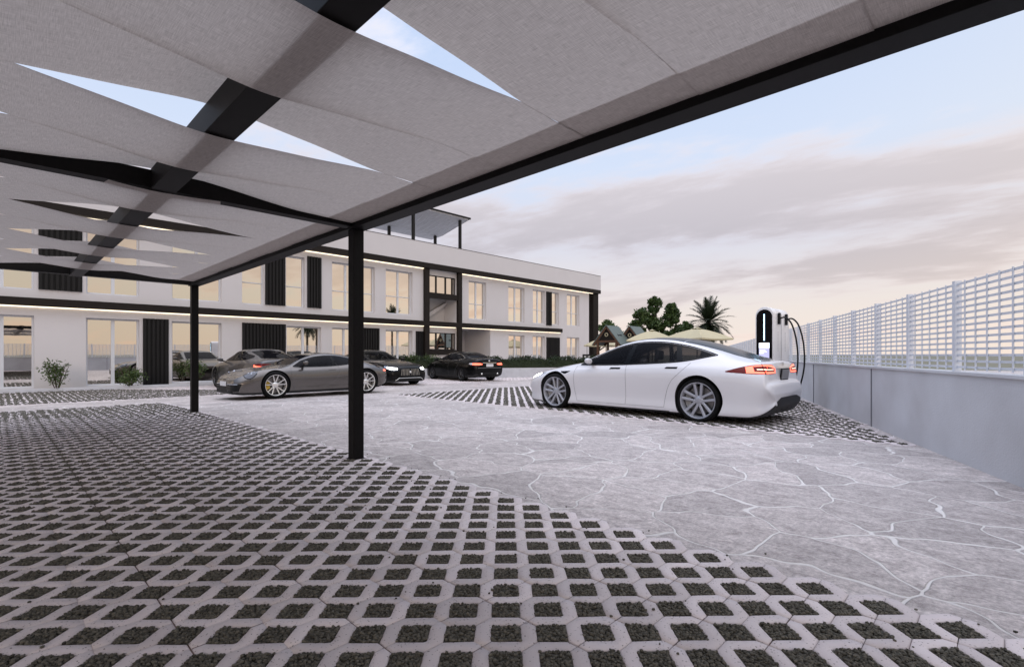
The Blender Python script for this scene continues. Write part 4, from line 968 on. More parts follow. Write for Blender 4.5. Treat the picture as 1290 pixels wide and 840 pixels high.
def saloon(kind):
    """three more saloons built from the same kinds of curve"""
    L = {'silver': 5.05, 'dark_front': 5.0, 'dark_rear': 4.85}[kind]
    k = {'silver': 0, 'dark_front': 1, 'dark_rear': 2}[kind]
    cowl = (1.62, 1.78, 1.38)[k]; head = cowl + .80; peak = head + .45; rear0 = (3.45, 3.5, 3.4)[k]; deck = (4.55, 4.6, 4.22)[k]; H = (1.39, 1.40, 1.42)[k]; hz = (.99, .98, 1.0)[k]; dz = (1.04, 1.05, 1.07)[k]
    sp = dict(L=L, wb=(3.02, 2.95, 2.82)[k], fo=(.93, .92, .96)[k], R=(.352, .352, .335)[k], seat_z=1.17, lower=.72, tumble=.025,
      top=[(0, .60), (.05, .70), (.2, .78), (.5, .85), (cowl * .62, hz - .06), (cowl - .12, hz - .012), (cowl, hz + .01), (cowl + .2, hz + .10), (head - .12, H - .12), (head + .1, H - .035), (peak, H), (peak + .35, H - .01), (rear0, H - .075), ((rear0 + deck) / 2, (H - .075 + dz) / 2 + .015), (deck - .06, dz + .02), (deck + .1, dz), (L - .12, dz - .01), (L - .06, dz - .03), (L - .02, dz - .11), (L, dz - .25)],
      belt_z=[(0, .52), (.05, .61), (.2, .71), (.5, .80), (cowl * .62, .87), (cowl, .92), (2.6, .95), (3.4, .975), (4.2, .985), (L - .3, .965), (L - .06, .93), (L, .76)],
      belt_w=[(0, .50), (.05, .62), (.2, .71), (.5, .78), (.95, .82), (cowl, .835), (2.6, .855), (3.4, .85), (4.2, .805), (L - .3, .75), (L - .06, .69), (L, .62)],
      max_w=[(0, .58), (.05, .72), (.2, .82), (.5, .895), (.95, .925), (cowl, .915), (2.6, .92), (3.4, .935), (3.9, .94), (4.3, .915), (L - .3, .87), (L - .06, .79), (L, .72)],
      max_z=[(0, .42), (.9, .63), (2, .68), (3.8, .71), (L - .3, .72), (L, .62)],
      sill_w=[(0, .54), (.05, .68), (.2, .79), (.5, .865), (.95, .89), (cowl, .885), (3.3, .89), (3.9, .91), (L - .4, .87), (L - .1, .76), (L, .68)],
      sill_z=[(0, .24), (.3, .20), (1.3, .21), (3.6, .22), (L - .5, .25), (L - .15, .31), (L, .36)],
      bot=[(0, .18), (.3, .16), (1, .16), (3.6, .17), (L - .5, .20), (L, .31)],
      rail_w=[(0, .34), (.2, .48), (.9, .58), (cowl - .05, .70), (cowl + .15, .71), (head - .1, .63), (peak, .585), (rear0, .57), (deck - .1, .58), (L - .2, .58), (L, .50)],
      rail_z=[(0, .58), (.05, .675), (.2, .762), (.5, .835), (cowl * .62, hz - .075), (cowl - .05, hz - .02), (cowl + .2, hz + .06), (head - .12, H - .175), (head + .1, H - .095), (peak, H - .062), (peak + .35, H - .072), (rear0, H - .14), ((rear0 + deck) / 2, (H - .14 + dz - .03) / 2 + .015), (deck, dz - .015), (L - .15, dz - .04), (L - .06, dz - .07), (L, dz - .28)])
    pt = M[('paint_silver', 'paint_black', 'paint_black')[k]]
    spot = (((6.52, 19.08, -.095), math.pi / 2), ((11.05, 18.6, -.10), -math.pi / 2), ((15.55, 18.55, -.10), R(44.3 + 38)))[k]
    lab = ('dark silver coupe with a lit red tail lamp, half hidden behind the sports coupe', 'black grand tourer with lit head lamps and upright grille facing the camera', 'black saloon seen from behind, parked against the long hedge planter')[k]
    c = Car('parked_car', lab, sp, spot[0], spot[1], pt)
    if k == 2: c.root.scale = (.94, .94, .95)
    f1 = (rear0 + deck) / 2
    a0 = cowl + .02; zt = H - .10
    e = f1 + (.12, .12, .02)[k]
    lo = [(a0, 1, hz - .012), (2.5, 1, .975), (3.2, 1, .99), (e - .2, 1, 1.03), (e, 1, 1.08)]
    up = [(a0, 1, hz - .005), (cowl + .3, 1, hz + .095), (head - .1, 1, zt - .095), (head + .15, 1, zt - .02), (peak, 1, zt + .005), (peak + .35, 1, zt - .005), (rear0, 1, zt - .07), (e - .12, 1, 1.14), (e, 1, 1.085)]
    c.window('side_window', lo, up, SIDE, M['glass_dark'], nu=50, mirror=True)
    tr = M['chrome'] if k == 2 else M['black_gloss']
    c.line('window_trim', up, SIDE, .016, tr, mirror=True, n=50); c.line('window_trim', lo, SIDE, .016, tr, mirror=True, n=40)
    for q, w in ((head + .42, .05), (rear0 + .02, .03)):
        c.patch('window_pillar', [(q - w, 1, .985), (q + w, 1, .99)], [(q - w * .8, 1, zt - .015 - (.06 if q > 3.3 else 0)), (q + w * .8, 1, zt - .015 - (.07 if q > 3.3 else 0))], SIDE, M['black_gloss'], nu=5, nv=6, mirror=True, smooth=False)
    c.window('windscreen', [(cowl + .05, -.63, 2), (cowl - .02, -.3, 2), (cowl - .03, 0, 2), (cowl - .02, .3, 2), (cowl + .05, .63, 2)], [(head - .02, -.54, 2), (head - .06, 0, 2), (head - .02, .54, 2)], DOWN, M['glass_clear' if k == 1 else 'glass_dark'], depth=(-3, -.94))
    c.window('rear_window', [(rear0 - .02, -.50, 2), (rear0 - .04, 0, 2), (rear0 - .02, .50, 2)], [(deck - .16, -.52, 2), (deck - .06, 0, 2), (deck - .16, .52, 2)], DOWN, M['glass_dark'], nu=24, nv=10, depth=(-3, -1.0))
    for q in (cowl - .16, head + .42):
        c.line('door_gap', [(q, 1, .93), (q, 1, .7), (q, 1, .45), (q + .06, 1, .28)], SIDE, .006, M['seam'], mirror=True)
    c.line('door_gap', [(rear0 + .2, 1, .97), (rear0 + .08, 1, .75), (rear0 - .12, 1, .55), (rear0 - .2, 1, .28)], SIDE, .006, M['seam'], mirror=True)
    c.line('hood_gap', [(.2, .62, 2), (.6, .68, 2), (cowl - .1, .72, 2)], DOWN, .006, M['seam'], mirror=True)
    for q in (head + .22, rear0 - .08):
        c.patch('door_handle', [(q - .11, 1, .83), (q + .11, 1, .835)], [(q - .11, 1, .853), (q + .11, 1, .858)], SIDE, M['chrome'] if k == 2 else pt, nu=6, nv=4, off=.014, th=.014, mirror=True, smooth=False)
    W = c.c['belt_w']
    for sg in (1, -1):
        mir = lambda Lx: [(a, b * sg, zz) for a, b, zz in Lx]; dr = diag(.8, -.6 * sg); df = diag(-.8, -.6 * sg)
        if k == 0:
            t = c.patch('tail_lamp', mir([(L - .40, .86, .80), (L - .15, .78, .775), (L - .02, .55, .775), (L, .28, .785)]), mir([(L - .40, .86, .875), (L - .15, .76, .90), (L - .04, .55, .895), (L - .02, .28, .88)]), dr, M['lamp_red'], nu=22, nv=5, off=.004)[0]
            c.patch('lamp_glow', mir([(L - .36, .86, .80), (L - .15, .78, .78), (L - .02, .55, .785), (L, .30, .797)]), mir([(L - .36, .86, .86), (L - .2, .80, .825), (L - .04, .55, .82), (L - .02, .30, .825)]), dr, M['lamp_red_lit'], nu=22, nv=5, off=.007, parent=t)
            c.patch('side_vent', mir([(1.36, 1, .56), (1.40, 1, .50), (1.46, 1, .52)]), mir([(1.33, 1, .72), (1.38, 1, .78), (1.46, 1, .76)]), (0, -sg, 0), M['black_plastic'], nu=6, nv=6, off=.003)
        elif k == 2:
            t = c.patch('tail_lamp', mir([(L - .42, .86, .79), (L - .15, .78, .765), (L - .02, .55, .765), (L, .40, .785)]), mir([(L - .46, .85, .86), (L - .15, .75, .885), (L - .04, .55, .875), (L - .02, .40, .85)]), dr, M['lamp_red'], nu=22, nv=5, off=.004)[0]
            c.patch('lamp_glow', mir([(L - .22, .82, .78), (L - .12, .74, .775), (L - .02, .55, .775), (L, .42, .795)]), mir([(L - .22, .82, .86), (L - .12, .73, .87), (L - .04, .55, .862), (L - .02, .42, .84)]), dr, M['lamp_red_lit'], nu=18, nv=5, off=.007, parent=t)
            c.patch('reverse_lamp', mir([(L - .46, .85, .815), (L - .3, .82, .79), (L - .2, .8, .80)]), mir([(L - .46, .85, .855), (L - .3, .82, .87), (L - .2, .8, .86)]), dr, M['plate'], nu=10, nv=4, off=.006, parent=t)
        else: c.patch('tail_lamp', mir([(L - .3, .84, .80), (L - .02, .45, .79)]), mir([(L - .3, .84, .87), (L - .03, .45, .87)]), dr, M['lamp_red'], nu=14, nv=4, off=.004)
        h = c.patch('head_lamp', mir([(.06, .50, .60), (.16, .66, .60), (.36, .78, .655), (.5, .83, .71)]), mir([(.08, .50, .685), (.20, .64, .715), (.38, .76, .745), (.5, .81, .76)]), df, M['lamp_dim'], nu=18, nv=5, off=.003)[0]
        if k == 1:
            c.patch('lamp_glow', mir([(.08, .50, .625), (.18, .65, .62), (.38, .77, .68)]), mir([(.09, .50, .68), (.22, .64, .70), (.40, .76, .73)]), df, M['lamp_white'], nu=14, nv=5, off=.006, parent=h)
    if k == 1:
        g = c.patch('grille', [(0, -.46, .40), (0, 0, .38), (0, .46, .40)], [(0, -.38, .66), (0, 0, .67), (0, .38, .66)], FRONT, M['black_plastic'], nu=24, nv=8, off=.004)[0]
        for i in range(13):
            y = -.40 + .8 * i / 12
            if abs(y) < .05: continue
            mb = MB(); x = c.project(c.P(0, y, .53), FRONT)[0].x
            mb.beam((x + .022, y, .41), (x + .004, y * .9, .645), .011, .014, up=(1, 0, 0)); mb.build('grille_bar', M['chrome'], g)
        mb = MB(); mb.lathe([(0, .01), (.035, .01), (.042, 0), (.042, -.02)], axis='y', n=24); o = mb.build('emblem', M['chrome'], c.root, smooth=True, fixn=True); o.location = (c.x0 + .03, 0, .53); o.rotation_euler = (0, 0, -math.pi / 2)
        c.line('bumper_trim', [(.05, -.62, .22), (.02, -.48, .31), (0, 0, .31), (.02, .48, .31), (.05, .62, .22)], FRONT, .018, M['chrome'], off=.012, smooth=False, n=60)
        c.patch('front_intake', [(0.05, -.6, .205), (0, 0, .205), (.05, .6, .205)], [(.05, -.48, .30), (0, 0, .30), (.05, .48, .30)], FRONT, M['black_plastic'], nu=20, nv=4, off=.004)
    else:
        c.patch('grille', [(0, -.42, .42), (0, 0, .40), (0, .42, .42)], [(0, -.34, .60), (0, 0, .60), (0, .34, .60)], FRONT, M['black_plastic'], nu=20, nv=6, off=.004)
    c.box('number_plate', L + .006, 0, .76 if k == 2 else .60, .012, .40 if k == 2 else .48, .13 if k == 2 else .11, M['plate'], bevel=.003)
    if k == 2:
        c.patch('trunk_bar', [(L, -.40, .865), (L, .40, .865)], [(L, -.40, .885), (L, .40, .885)], REAR, M['chrome'], nu=10, nv=3, off=.006)
        mb = MB(); mb.lathe([(0, .006), (.035, .006), (.045, 0), (.045, -.02)], n=20); o = mb.build('emblem', M['chrome'], c.root, smooth=True, fixn=True); o.location = (c.x0 - L + .02, 0, .955); o.rotation_euler = (0, 0, math.pi / 2)
        c.line('bumper_line', [(L - .02, -.66, .64), (L, 0, .64), (L - .02, .66, .64)], REAR, .03, M['seam'], n=30)
    c.patch('rear_diffuser', [(L, -.6, .33), (L, .6, .33)], [(L, -.55, .44), (L, .55, .44)], REAR, M['black_plastic'], nu=14, nv=4, off=.006, smooth=False)
    for y in (.45, -.45):
        mb = MB(); mb.tube([(c.x0 - L + .12, y, .37), (c.x0 - L - .02, y, .37)], .042, 16); mb.build('exhaust_pipe', M['chrome'], c.root, smooth=True)
    c.mirrors(cowl + .22, .90, 1.0)
    c.seats([(head + .55, .35), (rear0 + .1, .35)], M['seat_white' if k == 1 else 'seat'], zb=.80)
    mb = MB(); mb.lathe([(.16, -.012), (.185, -.012), (.185, .012), (.16, .012)], axis='z', n=28, closed=True); o = mb.build('steering_wheel', M['interior'], c.root, smooth=True, fixn=True); o.location = (c.x0 - cowl - .55, .36, .98); o.rotation_euler = (0, 1.1, 0)
    c.body((cowl + .04, deck - .02, .78), (.392, .392) if k < 2 else (.375, .375), .01)
    c.wheels(sp['R'], .25, (.27, .27, .235)[k], ('twin', 'sport', 'multi')[k], M['grey_caliper'], track_in=.02, rim=M['alu_dark'])
for kind in ('silver', 'dark_front', 'dark_rear'): saloon(kind)
# ---------------------------------------------------------------- charger, boundary, planting
ch = empty('charging_post', (11.45, 3.58, 0), 0, 'white rounded charging post with black screen front and blue light line behind the white car', 'charger')
def arch_poly(w, h, n=16):
    r = w / 2; return [(-r, 0.0)] + [(r * math.cos(math.pi - math.pi * i / n) , h - r + r * math.sin(math.pi * i / n)) for i in range(n + 1)] + [(r, 0.0)]
W_, H_ = .355, 2.06
mb = MB(); mb.prism(arch_poly(W_, H_), -.26, .25, lambda a, b, d: (d, a, b + .02)); mb.build('casing', M['white_plastic'], ch, bevel=.012, auto=.7, fixn=True)
mb = MB(); mb.prism(arch_poly(W_ + .001, H_ - .012), .256, .275, lambda a, b, d: (d, a * .97, b + .02)); mb.build('seam_strip', M['grey_seam'], ch, fixn=True)
mb = MB(); mb.prism(arch_poly(W_, H_), .28, .78, lambda a, b, d: (d, a, b + .02)); mb.build('casing', M['white_plastic'], ch, bevel=.012, auto=.7, fixn=True)
mb = MB(); mb.box(-.3, .82, -.22, .22, .0, .02); mb.build('plinth', M['grey_seam'], ch, bevel=.004)
mb = MB(); mb.prism(arch_poly(.305, 2.025), -.272, -.2605, lambda a, b, d: (d, a, max(b, .35))); sc = mb.build('front_screen', M['black_gloss'], ch, fixn=True)
mb = MB(); mb.box(-.277, -.2725, -.011, .011, 1.38, 1.93); mb.build('light_line', M['led_blue'], sc)
mb = MB(); mb.box(-.277, -.2725, -.10, .10, 1.22, 1.33); mb.build('display_header', M['screen_white'], sc)
mb = MB(); mb.box(-.277, -.2725, -.10, .10, 1.0, 1.218); mb.build('display', M['screen_lav'], sc)
mb = MB()
for b, c_, d_ in ((.03, 1.170, 1.182), (.06, 1.140, 1.152), (.0, 1.110, 1.128)): mb.box(-.279, -.2772, -b + .01, .085, c_, d_)
mb.build('display_lines', M['screen_white'], sc)
for i, (x, zt) in enumerate(((.02, 1.86), (.50, 1.86))):
    mb = MB(); mb.box(x - .035, x + .035, -W_ / 2 - .05, -W_ / 2 - .003, zt - .14, zt + .10); hol = mb.build('plug_holder', M['black_plastic'], ch, bevel=.012)
    mb = MB()
    for k in range(14): mb.box(x - .008, x + .008, -W_ / 2 - .004, -W_ / 2 - .001, 1.55 - k * .03, 1.565 - k * .03)
    mb.build('vent_dots', M['grey_seam'], ch)
    y0 = -W_ / 2 - .05
    pts = [(x, y0 + .02, zt - .02), (x, y0 - .08, zt - .0), (x - .01, y0 - .19, zt - .10), (x - .02, y0 - .28 , zt - .36), (x - .03, y0 - .33, zt - .72), (x - .05, y0 - .33, zt - 1.05), (x - .12, y0 - .28, zt - 1.4)]
    if i == 0: pts += [(x - .35, y0 - .25, .34), (x - .70, y0 - .30, .42), (x - .93, y0 - .42, .62)]
    else: pts += [(x - .25, y0 - .20, .12), (x - .40, y0 - .15, .045), (x - .6, y0 - .05, .04), (x - .45, y0 + .0, .04), (x - .3, y0 - .1, .04)]
    mb = MB(); mb.tube(crspline(pts, 10), .0165, 10); mb.build('charging_cable', M['black_plastic'], ch, smooth=True)

# oblique boundary: low rendered wall carrying a white metal fence
def wpt(t, z=0): p = WP + WD * t; return Vector((p.x, p.y, z))
wn = Vector((-WD.y, WD.x, 0))
T0, T1 = -14., 38.
bw = empty('boundary_wall', tuple(wpt(0)), 0, 'low pale rendered boundary wall under the white fence at the right', 'wall')
mb = MB(); mb.obox(wpt((T0 + T1) / 2, .36) - wn * .12, WD.to_3d(), wn, (0, 0, 1), (T1 - T0) / 2, .1, .52); part(mb, 'wall', M['wall_white'], bw)
mb = MB(); mb.obox(wpt((T0 + T1) / 2, .895) - wn * .12, WD.to_3d(), wn, (0, 0, 1), (T1 - T0) / 2, .12, .014); part(mb, 'coping', M['wall_white'], bw)
for k in range(13):
    mb = MB(); q = wpt(T0 + 2 + k * 4.0, .37) - wn * .015; mb.obox((q.x, q.y, .37), WD.to_3d(), wn, (0, 0, 1), .011, .008, .50); part(mb, 'expansion_joint', M['grey_seam'], bw)
fn = empty('boundary_fence', tuple(wpt(0, .9)), 0, 'white metal fence of posts and fine bars standing on the low boundary wall', 'fence')
sp_ = 1.25; n = int((T1 - T0) / sp_)
for i in range(n + 1):
    t = T0 + .1 + i * sp_
    mb = MB(); p = wpt(t) - wn * .12; mb.obox((p.x, p.y, 1.385), WD.to_3d(), wn, (0, 0, 1), .03, .03, .475); part(mb, 'post', M['fence'], fn)
    if i < n and t < 34:
        mb = MB(); q = wpt(t + sp_ / 2) - wn * .12
        for k in range(15): mb.obox((q.x, q.y, .955 + k * .062), WD.to_3d(), wn, (0, 0, 1), sp_ / 2 - .031, .006, .011)
        for k in range(5):
            v = wpt(t + sp_ * (k + 1) / 6) - wn * .105; mb.obox((v.x, v.y, 1.385), WD.to_3d(), wn, (0, 0, 1), .008, .005, .46)
        part(mb, 'fence_panel', M['fence'], fn)

# ---- leaves
def leaf_mesh(name, C, size, m, parent, aspect=.55, droop=0., kind=None):
    n = len(C); C = np.asarray(C)
    d = RNG.normal(size=(n, 3)); d /= np.linalg.norm(d, axis=1)[:, None]; d[:, 2] -= droop; d /= np.linalg.norm(d, axis=1)[:, None]
    e = np.cross(d, RNG.normal(size=(n, 3))); e /= np.linalg.norm(e, axis=1)[:, None]
    s = size * RNG.uniform(.65, 1.35, n)[:, None]; d *= s; e *= s * aspect; nn = np.cross(d, e); nn = nn / np.linalg.norm(nn, axis=1)[:, None] * s * .12
    V = np.stack([C - d, C + e * .9 - nn, C + d, C - e * .9 - nn], 1).reshape(-1, 3); F = np.arange(4 * n).reshape(-1, 4)
    me = np_mesh(name, V, F); o = link_mesh(name, me, m, parent); return o
def blob(c, r, n, shell=.55):
    u = RNG.normal(size=(n, 3)); u /= np.linalg.norm(u, axis=1)[:, None]; rad = RNG.uniform(shell, 1.08, n)[:, None]
    return np.array(c) + u * rad * np.array(r)
def tree(name, base, label, trunk_h, blobs, leaf, m, per=260, cat='tree', group=None, tr=.12):
    t = empty(name, base, RNG.uniform(0, 6), label, cat, group); t.rotation_euler = (0, 0, 0)
    mb = MB(); mb.tube([(0, 0, -.2), (.03, .02, trunk_h * .5), (0, .03, trunk_h)], [tr * 1.25, tr, tr * .75], 10)
    C = []
    for (c, r) in blobs:
        c = Vector(c); mid = Vector((c.x * .45, c.y * .45, trunk_h + (c.z - trunk_h) * .4))
        mb.tube([(0, .02, trunk_h * .9), mid, c], [tr * .6, tr * .38, tr * .14], 7)
        for _ in range(5):
            v = Vector(blob(c, np.array(r) * .85, 1)[0]); mb.tube([c * .6 + mid * .4, v], [tr * .16, tr * .05], 5)
        # clumps inside each lobe leave gaps between them
        for _ in range(max(5, int(9 * (r[0] / .8)))):
            cc = blob(c, np.array(r) * .82, 1)[0]; C.append(blob(cc, np.array(r) * RNG.uniform(.22, .42), per // 9, .1))
        C.append(blob(c, np.array(r) * .7, per // 4, .0))
    mb.build('trunk', M['bark'], t, smooth=True)
    leaf_mesh('crown', np.concatenate(C), leaf, m, t)
    return t
# tree behind the parasols, tree beside the building, further trees
x, y = plan(42, 12.0)
tree('broadleaf_tree', (x, y, 0), 'green broadleaf tree with an uneven open crown rising behind the cream parasols', 2.2,
     [((0, 0, 5.3), (.75, .75, .75)), ((-1.0, .9, 4.5), (.85, .85, .7)), ((1.1, -1.0, 4.6), (.9, .9, .7)), ((-1.35, 1.2, 3.4), (.9, .9, .7)), ((1.4, -1.6, 3.2), (1.0, 1.0, .65)), ((0, .3, 3.7), (1.1, 1.1, .8)), ((.3, -.5, 2.7), (1.2, 1.2, .6)), ((-.2, .2, 4.8), (.6, .6, .6)), ((-.6, .6, 3.9), (.9, .9, .7)), ((.7, -.7, 3.9), (.9, .9, .7)), ((.9, -.9, 5.0), (.5, .5, .5)), ((-1.0, 1.0, 2.8), (1.0, 1.0, .6))], .13, M['leaf'], per=900, tr=.13)
x, y = plan(46, 7.9)
tree('broadleaf_tree', (x, y, 0), 'leafy green tree standing behind the dark end column of the building', 1.6,
     [((-.8, .8, 3.2), (1.1, 1.1, .9)), ((.6, -.6, 3.5), (1.0, 1.0, .75)), ((0, 0, 2.3), (1.4, 1.4, .8)), ((1.3, -1.2, 2.6), (.9, .9, .7)), ((-1.6, 1.4, 2.5), (.9, .9, .8))], .13, M['leaf_olive'], per=700, tr=.11)
x, y = plan(44, 10.1)
tree('broadleaf_tree', (x, y, 0), 'small spiky green tree just behind the play house roofs', 1.4, [((0, 0, 2.3), (.7, .7, .55)), ((-.5, .5, 2.9), (.4, .4, .6)), ((.6, -.5, 2.8), (.5, .5, .6))], .09, M['leaf'], per=220, tr=.08)
x, y = plan(30, -36)
tree('broadleaf_tree', (x, y, 0), 'large broadleaf tree beyond the far left end of the apartment block', 3.0,
     [((0, 0, 6.4), (1.8, 1.8, 1.5)), ((-1.6, .6, 5.2), (1.6, 1.6, 1.3)), ((1.7, -.4, 5.0), (1.6, 1.6, 1.3)), ((.2, 1.2, 4.6), (1.8, 1.8, 1.2))], .16, M['leaf'], per=500, tr=.2)

def palm(base, label, h, rl, nfr, group=None, lean=.0):
    t = empty('palm_tree', base, 0, label, 'palm tree', group); mb = MB(); pts = []; rad = []
    for i in range(22):
        u = i / 21; pts.append((lean * u * u, 0, -.2 + (h + .2) * u)); rad.append((.17 - .03 * u + (.02 if i % 2 else 0) + (.05 if u > .93 else 0)))
    mb.tube(pts, rad, 12); mb.build('trunk', M['bark'], t, smooth=True)
    fv = MB(); top = Vector((lean, 0, h))
    for k in range(nfr):
        az = k * 2.39996 + RNG.uniform(-.1, .1); el = 1.50 - 2.35 * (k / nfr) + RNG.uniform(-.1, .1); L = rl * RNG.uniform(.8, 1.12)
        d = Vector((math.cos(az), math.sin(az), 0)); P_ = []; p = top.copy(); ang = el
        for i in range(15):
            P_.append(p.copy()); p = p + (d * math.cos(ang) + Vector((0, 0, math.sin(ang)))) * L / 14; ang -= (.012 + .022 * math.cos(el)) * (1 + i * .12)
        fv.tube(P_, [.022 * (1 - i / 17) for i in range(15)], 4)
        for i in range(2, 15):
            for f_ in (0, .5):
                if i == 14 and f_: continue
                q = P_[i] if not f_ else (P_[i] + P_[i + 1]) / 2; tan = (P_[min(i + 1, 14)] - P_[i - 1]).normalized(); side = tan.cross(Vector((0, 0, 1))).normalized(); up = side.cross(tan)
                ll = rl * .22 * math.sin(math.pi * (.12 + .80 * (i + f_) / 14)) + .06
                for sg in (-1, 1):
                    tip = q + side * sg * ll * .75 + tan * ll * .62 + up * ll * (.18 + RNG.uniform(-.18, .1)) + Vector((0, 0, -.1 * ll)); w = tan * .042
                    fv.add([q - w, q + w, tip + w * .2, tip - w * .2], [(0, 1, 2, 3)])
    fv.build('crown', M['leaf_palm'], t); return t
x, y = plan(42, 16.35); palm((x, y, 0), 'dark palm tree with a full round head rising between the parasols and the charging post', 3.75, 2.1, 56)
# palms behind the photographer: they show in the window panes
for i, (d_, l_, h_) in enumerate(((8., 34., 6.2), (14., 52., 7.0), (3., 44., 5.4))):
    x, y = plan(d_, l_); palm((x, y, 0), ('tall palm tree mirrored in the upstairs panes of the block', 'tallest palm tree, far out to the right of the site', 'shorter palm tree, out to the right behind the photographer')[i], h_, 2.4, 46)

# ---- hedge in its planter
pv = PD; pn_ = Vector((-PD.y, PD.x)); Lp = (PB - PA).length
pl = empty('planter', (PA.x, PA.y, -.1), 0, 'long low rendered planter wall under the hedge behind the black saloon', 'planter')
mb = MB(); cpt = (PA + PB) / 2 + pn_ * .45; mb.obox((cpt.x, cpt.y, .13), PD.to_3d(), pn_.to_3d(), (0, 0, 1), Lp / 2, .45, .27); part(mb, 'planter_wall', M['planter'], pl)
mb = MB(); mb.obox((cpt.x, cpt.y, .41), PD.to_3d(), pn_.to_3d(), (0, 0, 1), Lp / 2 - .08, .37, .015); part(mb, 'soil', M['soil'], pl)
hd = empty('hedge', (PA.x, PA.y, .42), 0, 'long clipped dark green hedge growing in the low planter', 'hedge')
N_ = 15000; t = RNG.uniform(.05, Lp - .05, N_); w = RNG.uniform(0, .9, N_); topz = .50 + .07 * np.sin(t * 3.1) + .05 * np.sin(t * 7.7 + 1) + .05 * RNG.normal(size=N_)
zz = topz * RNG.uniform(0, 1, N_) ** .55
C = np.stack([PD.x * t + pn_.x * w, PD.y * t + pn_.y * w, zz], 1); leaf_mesh('foliage', C, .045, M['leaf_hedge'], hd)
mb = MB(); mb.obox((PD.x * Lp / 2 + pn_.x * .45, PD.y * Lp / 2 + pn_.y * .45, .2), PD.to_3d(), pn_.to_3d(), (0, 0, 1), Lp / 2 - .06, .36, .19); mb.build('stems', M['leaf_hedge'], hd)
def bush(x, y, z, r, h, label, n=700, m='leaf_olive', group=None):
    b = empty('shrub', (x, y, z), 0, label, 'shrub', group); mb = MB()
    for k in range(7):
        a = k * .9; mb.tube([(0, 0, -.05), (math.cos(a) * r * .6, math.sin(a) * r * .6, h * .75)], [.015, .006], 5)
    mb.build('stem', M['bark'], b); C = [blob((RNG.uniform(-.5, .5) * r, RNG.uniform(-.5, .5) * r, h * RNG.uniform(.3, .8)), (r * .5, r * .5, h * .28), n // 9, .1) for _ in range(9)]
    leaf_mesh('foliage', np.concatenate(C), .05, M[m], b, aspect=.35)
bed = empty('planting_bed', (4, 22.2, -.1), 0, 'narrow kerbed soil bed along the foot of the facade', 'planting bed')
mb = MB(); mb.box(-13, 9.6, -.42, -.32, 0, .11); mb.box(9.5, 9.6, -.319, .44, 0, .11); mb.box(-13, -12.9, -.319, .44, 0, .11); mb.build('kerb', M['planter'], bed, bevel=.01)
mb = MB(); mb.box(-12.9, 9.5, -.319, .44, .0, .07); mb.build('soil', M['soil'], bed)
bush(14.6, 21.2, .42, .5, .75, 'loose green shrub in the planter between the two black cars')
bush(15.5, 20.8, .42, .45, .7, 'pale green shrub in the planter just left of the black saloon')
bush(13.2, 22.15, -.1, .42, 1.15, 'tall loose shrub against the facade behind the black grand tourer')
bush(12.5, 22.2, -.1, .36, .85, 'low dark shrub against the facade beside the slatted panel', m='leaf_hedge')
bush(5.3, 21.9, -.1, .55, 1.05, 'round green shrub against the facade left of the dark silver coupe')
bush(3.3, 21.9, -.1, .5, .95, 'green shrub against the facade, second from the dark silver coupe')
bush(1.4, 21.9, -.1, .5, 1.1, 'green shrub against the facade, third from the dark silver coupe')

# ---- meter cabinet beside the hedge
x, y = plan(28.6, 4.22)
mc = empty('meter_cabinet', (x, y, -.1), R(44.3 - 90 + 5), 'small black cabinet with two white panels and a thin rod at the hedge end', 'cabinet')
mb = MB(); mb.box(-.21, .21, -.12, .12, 0, 1.22); mb.build('case', M['slat'], mc, bevel=.01)
for a in (-.11, .11):
    mb = MB(); mb.box(a - .065, a + .065, -.128, -.121, .96, 1.12); mb.build('panel', M['plate'], mc)
mb = MB(); mb.tube([(.03, 0, 1.22), (.03, 0, 1.75)], .012, 8); mb.build('rod', M['slat'], mc)

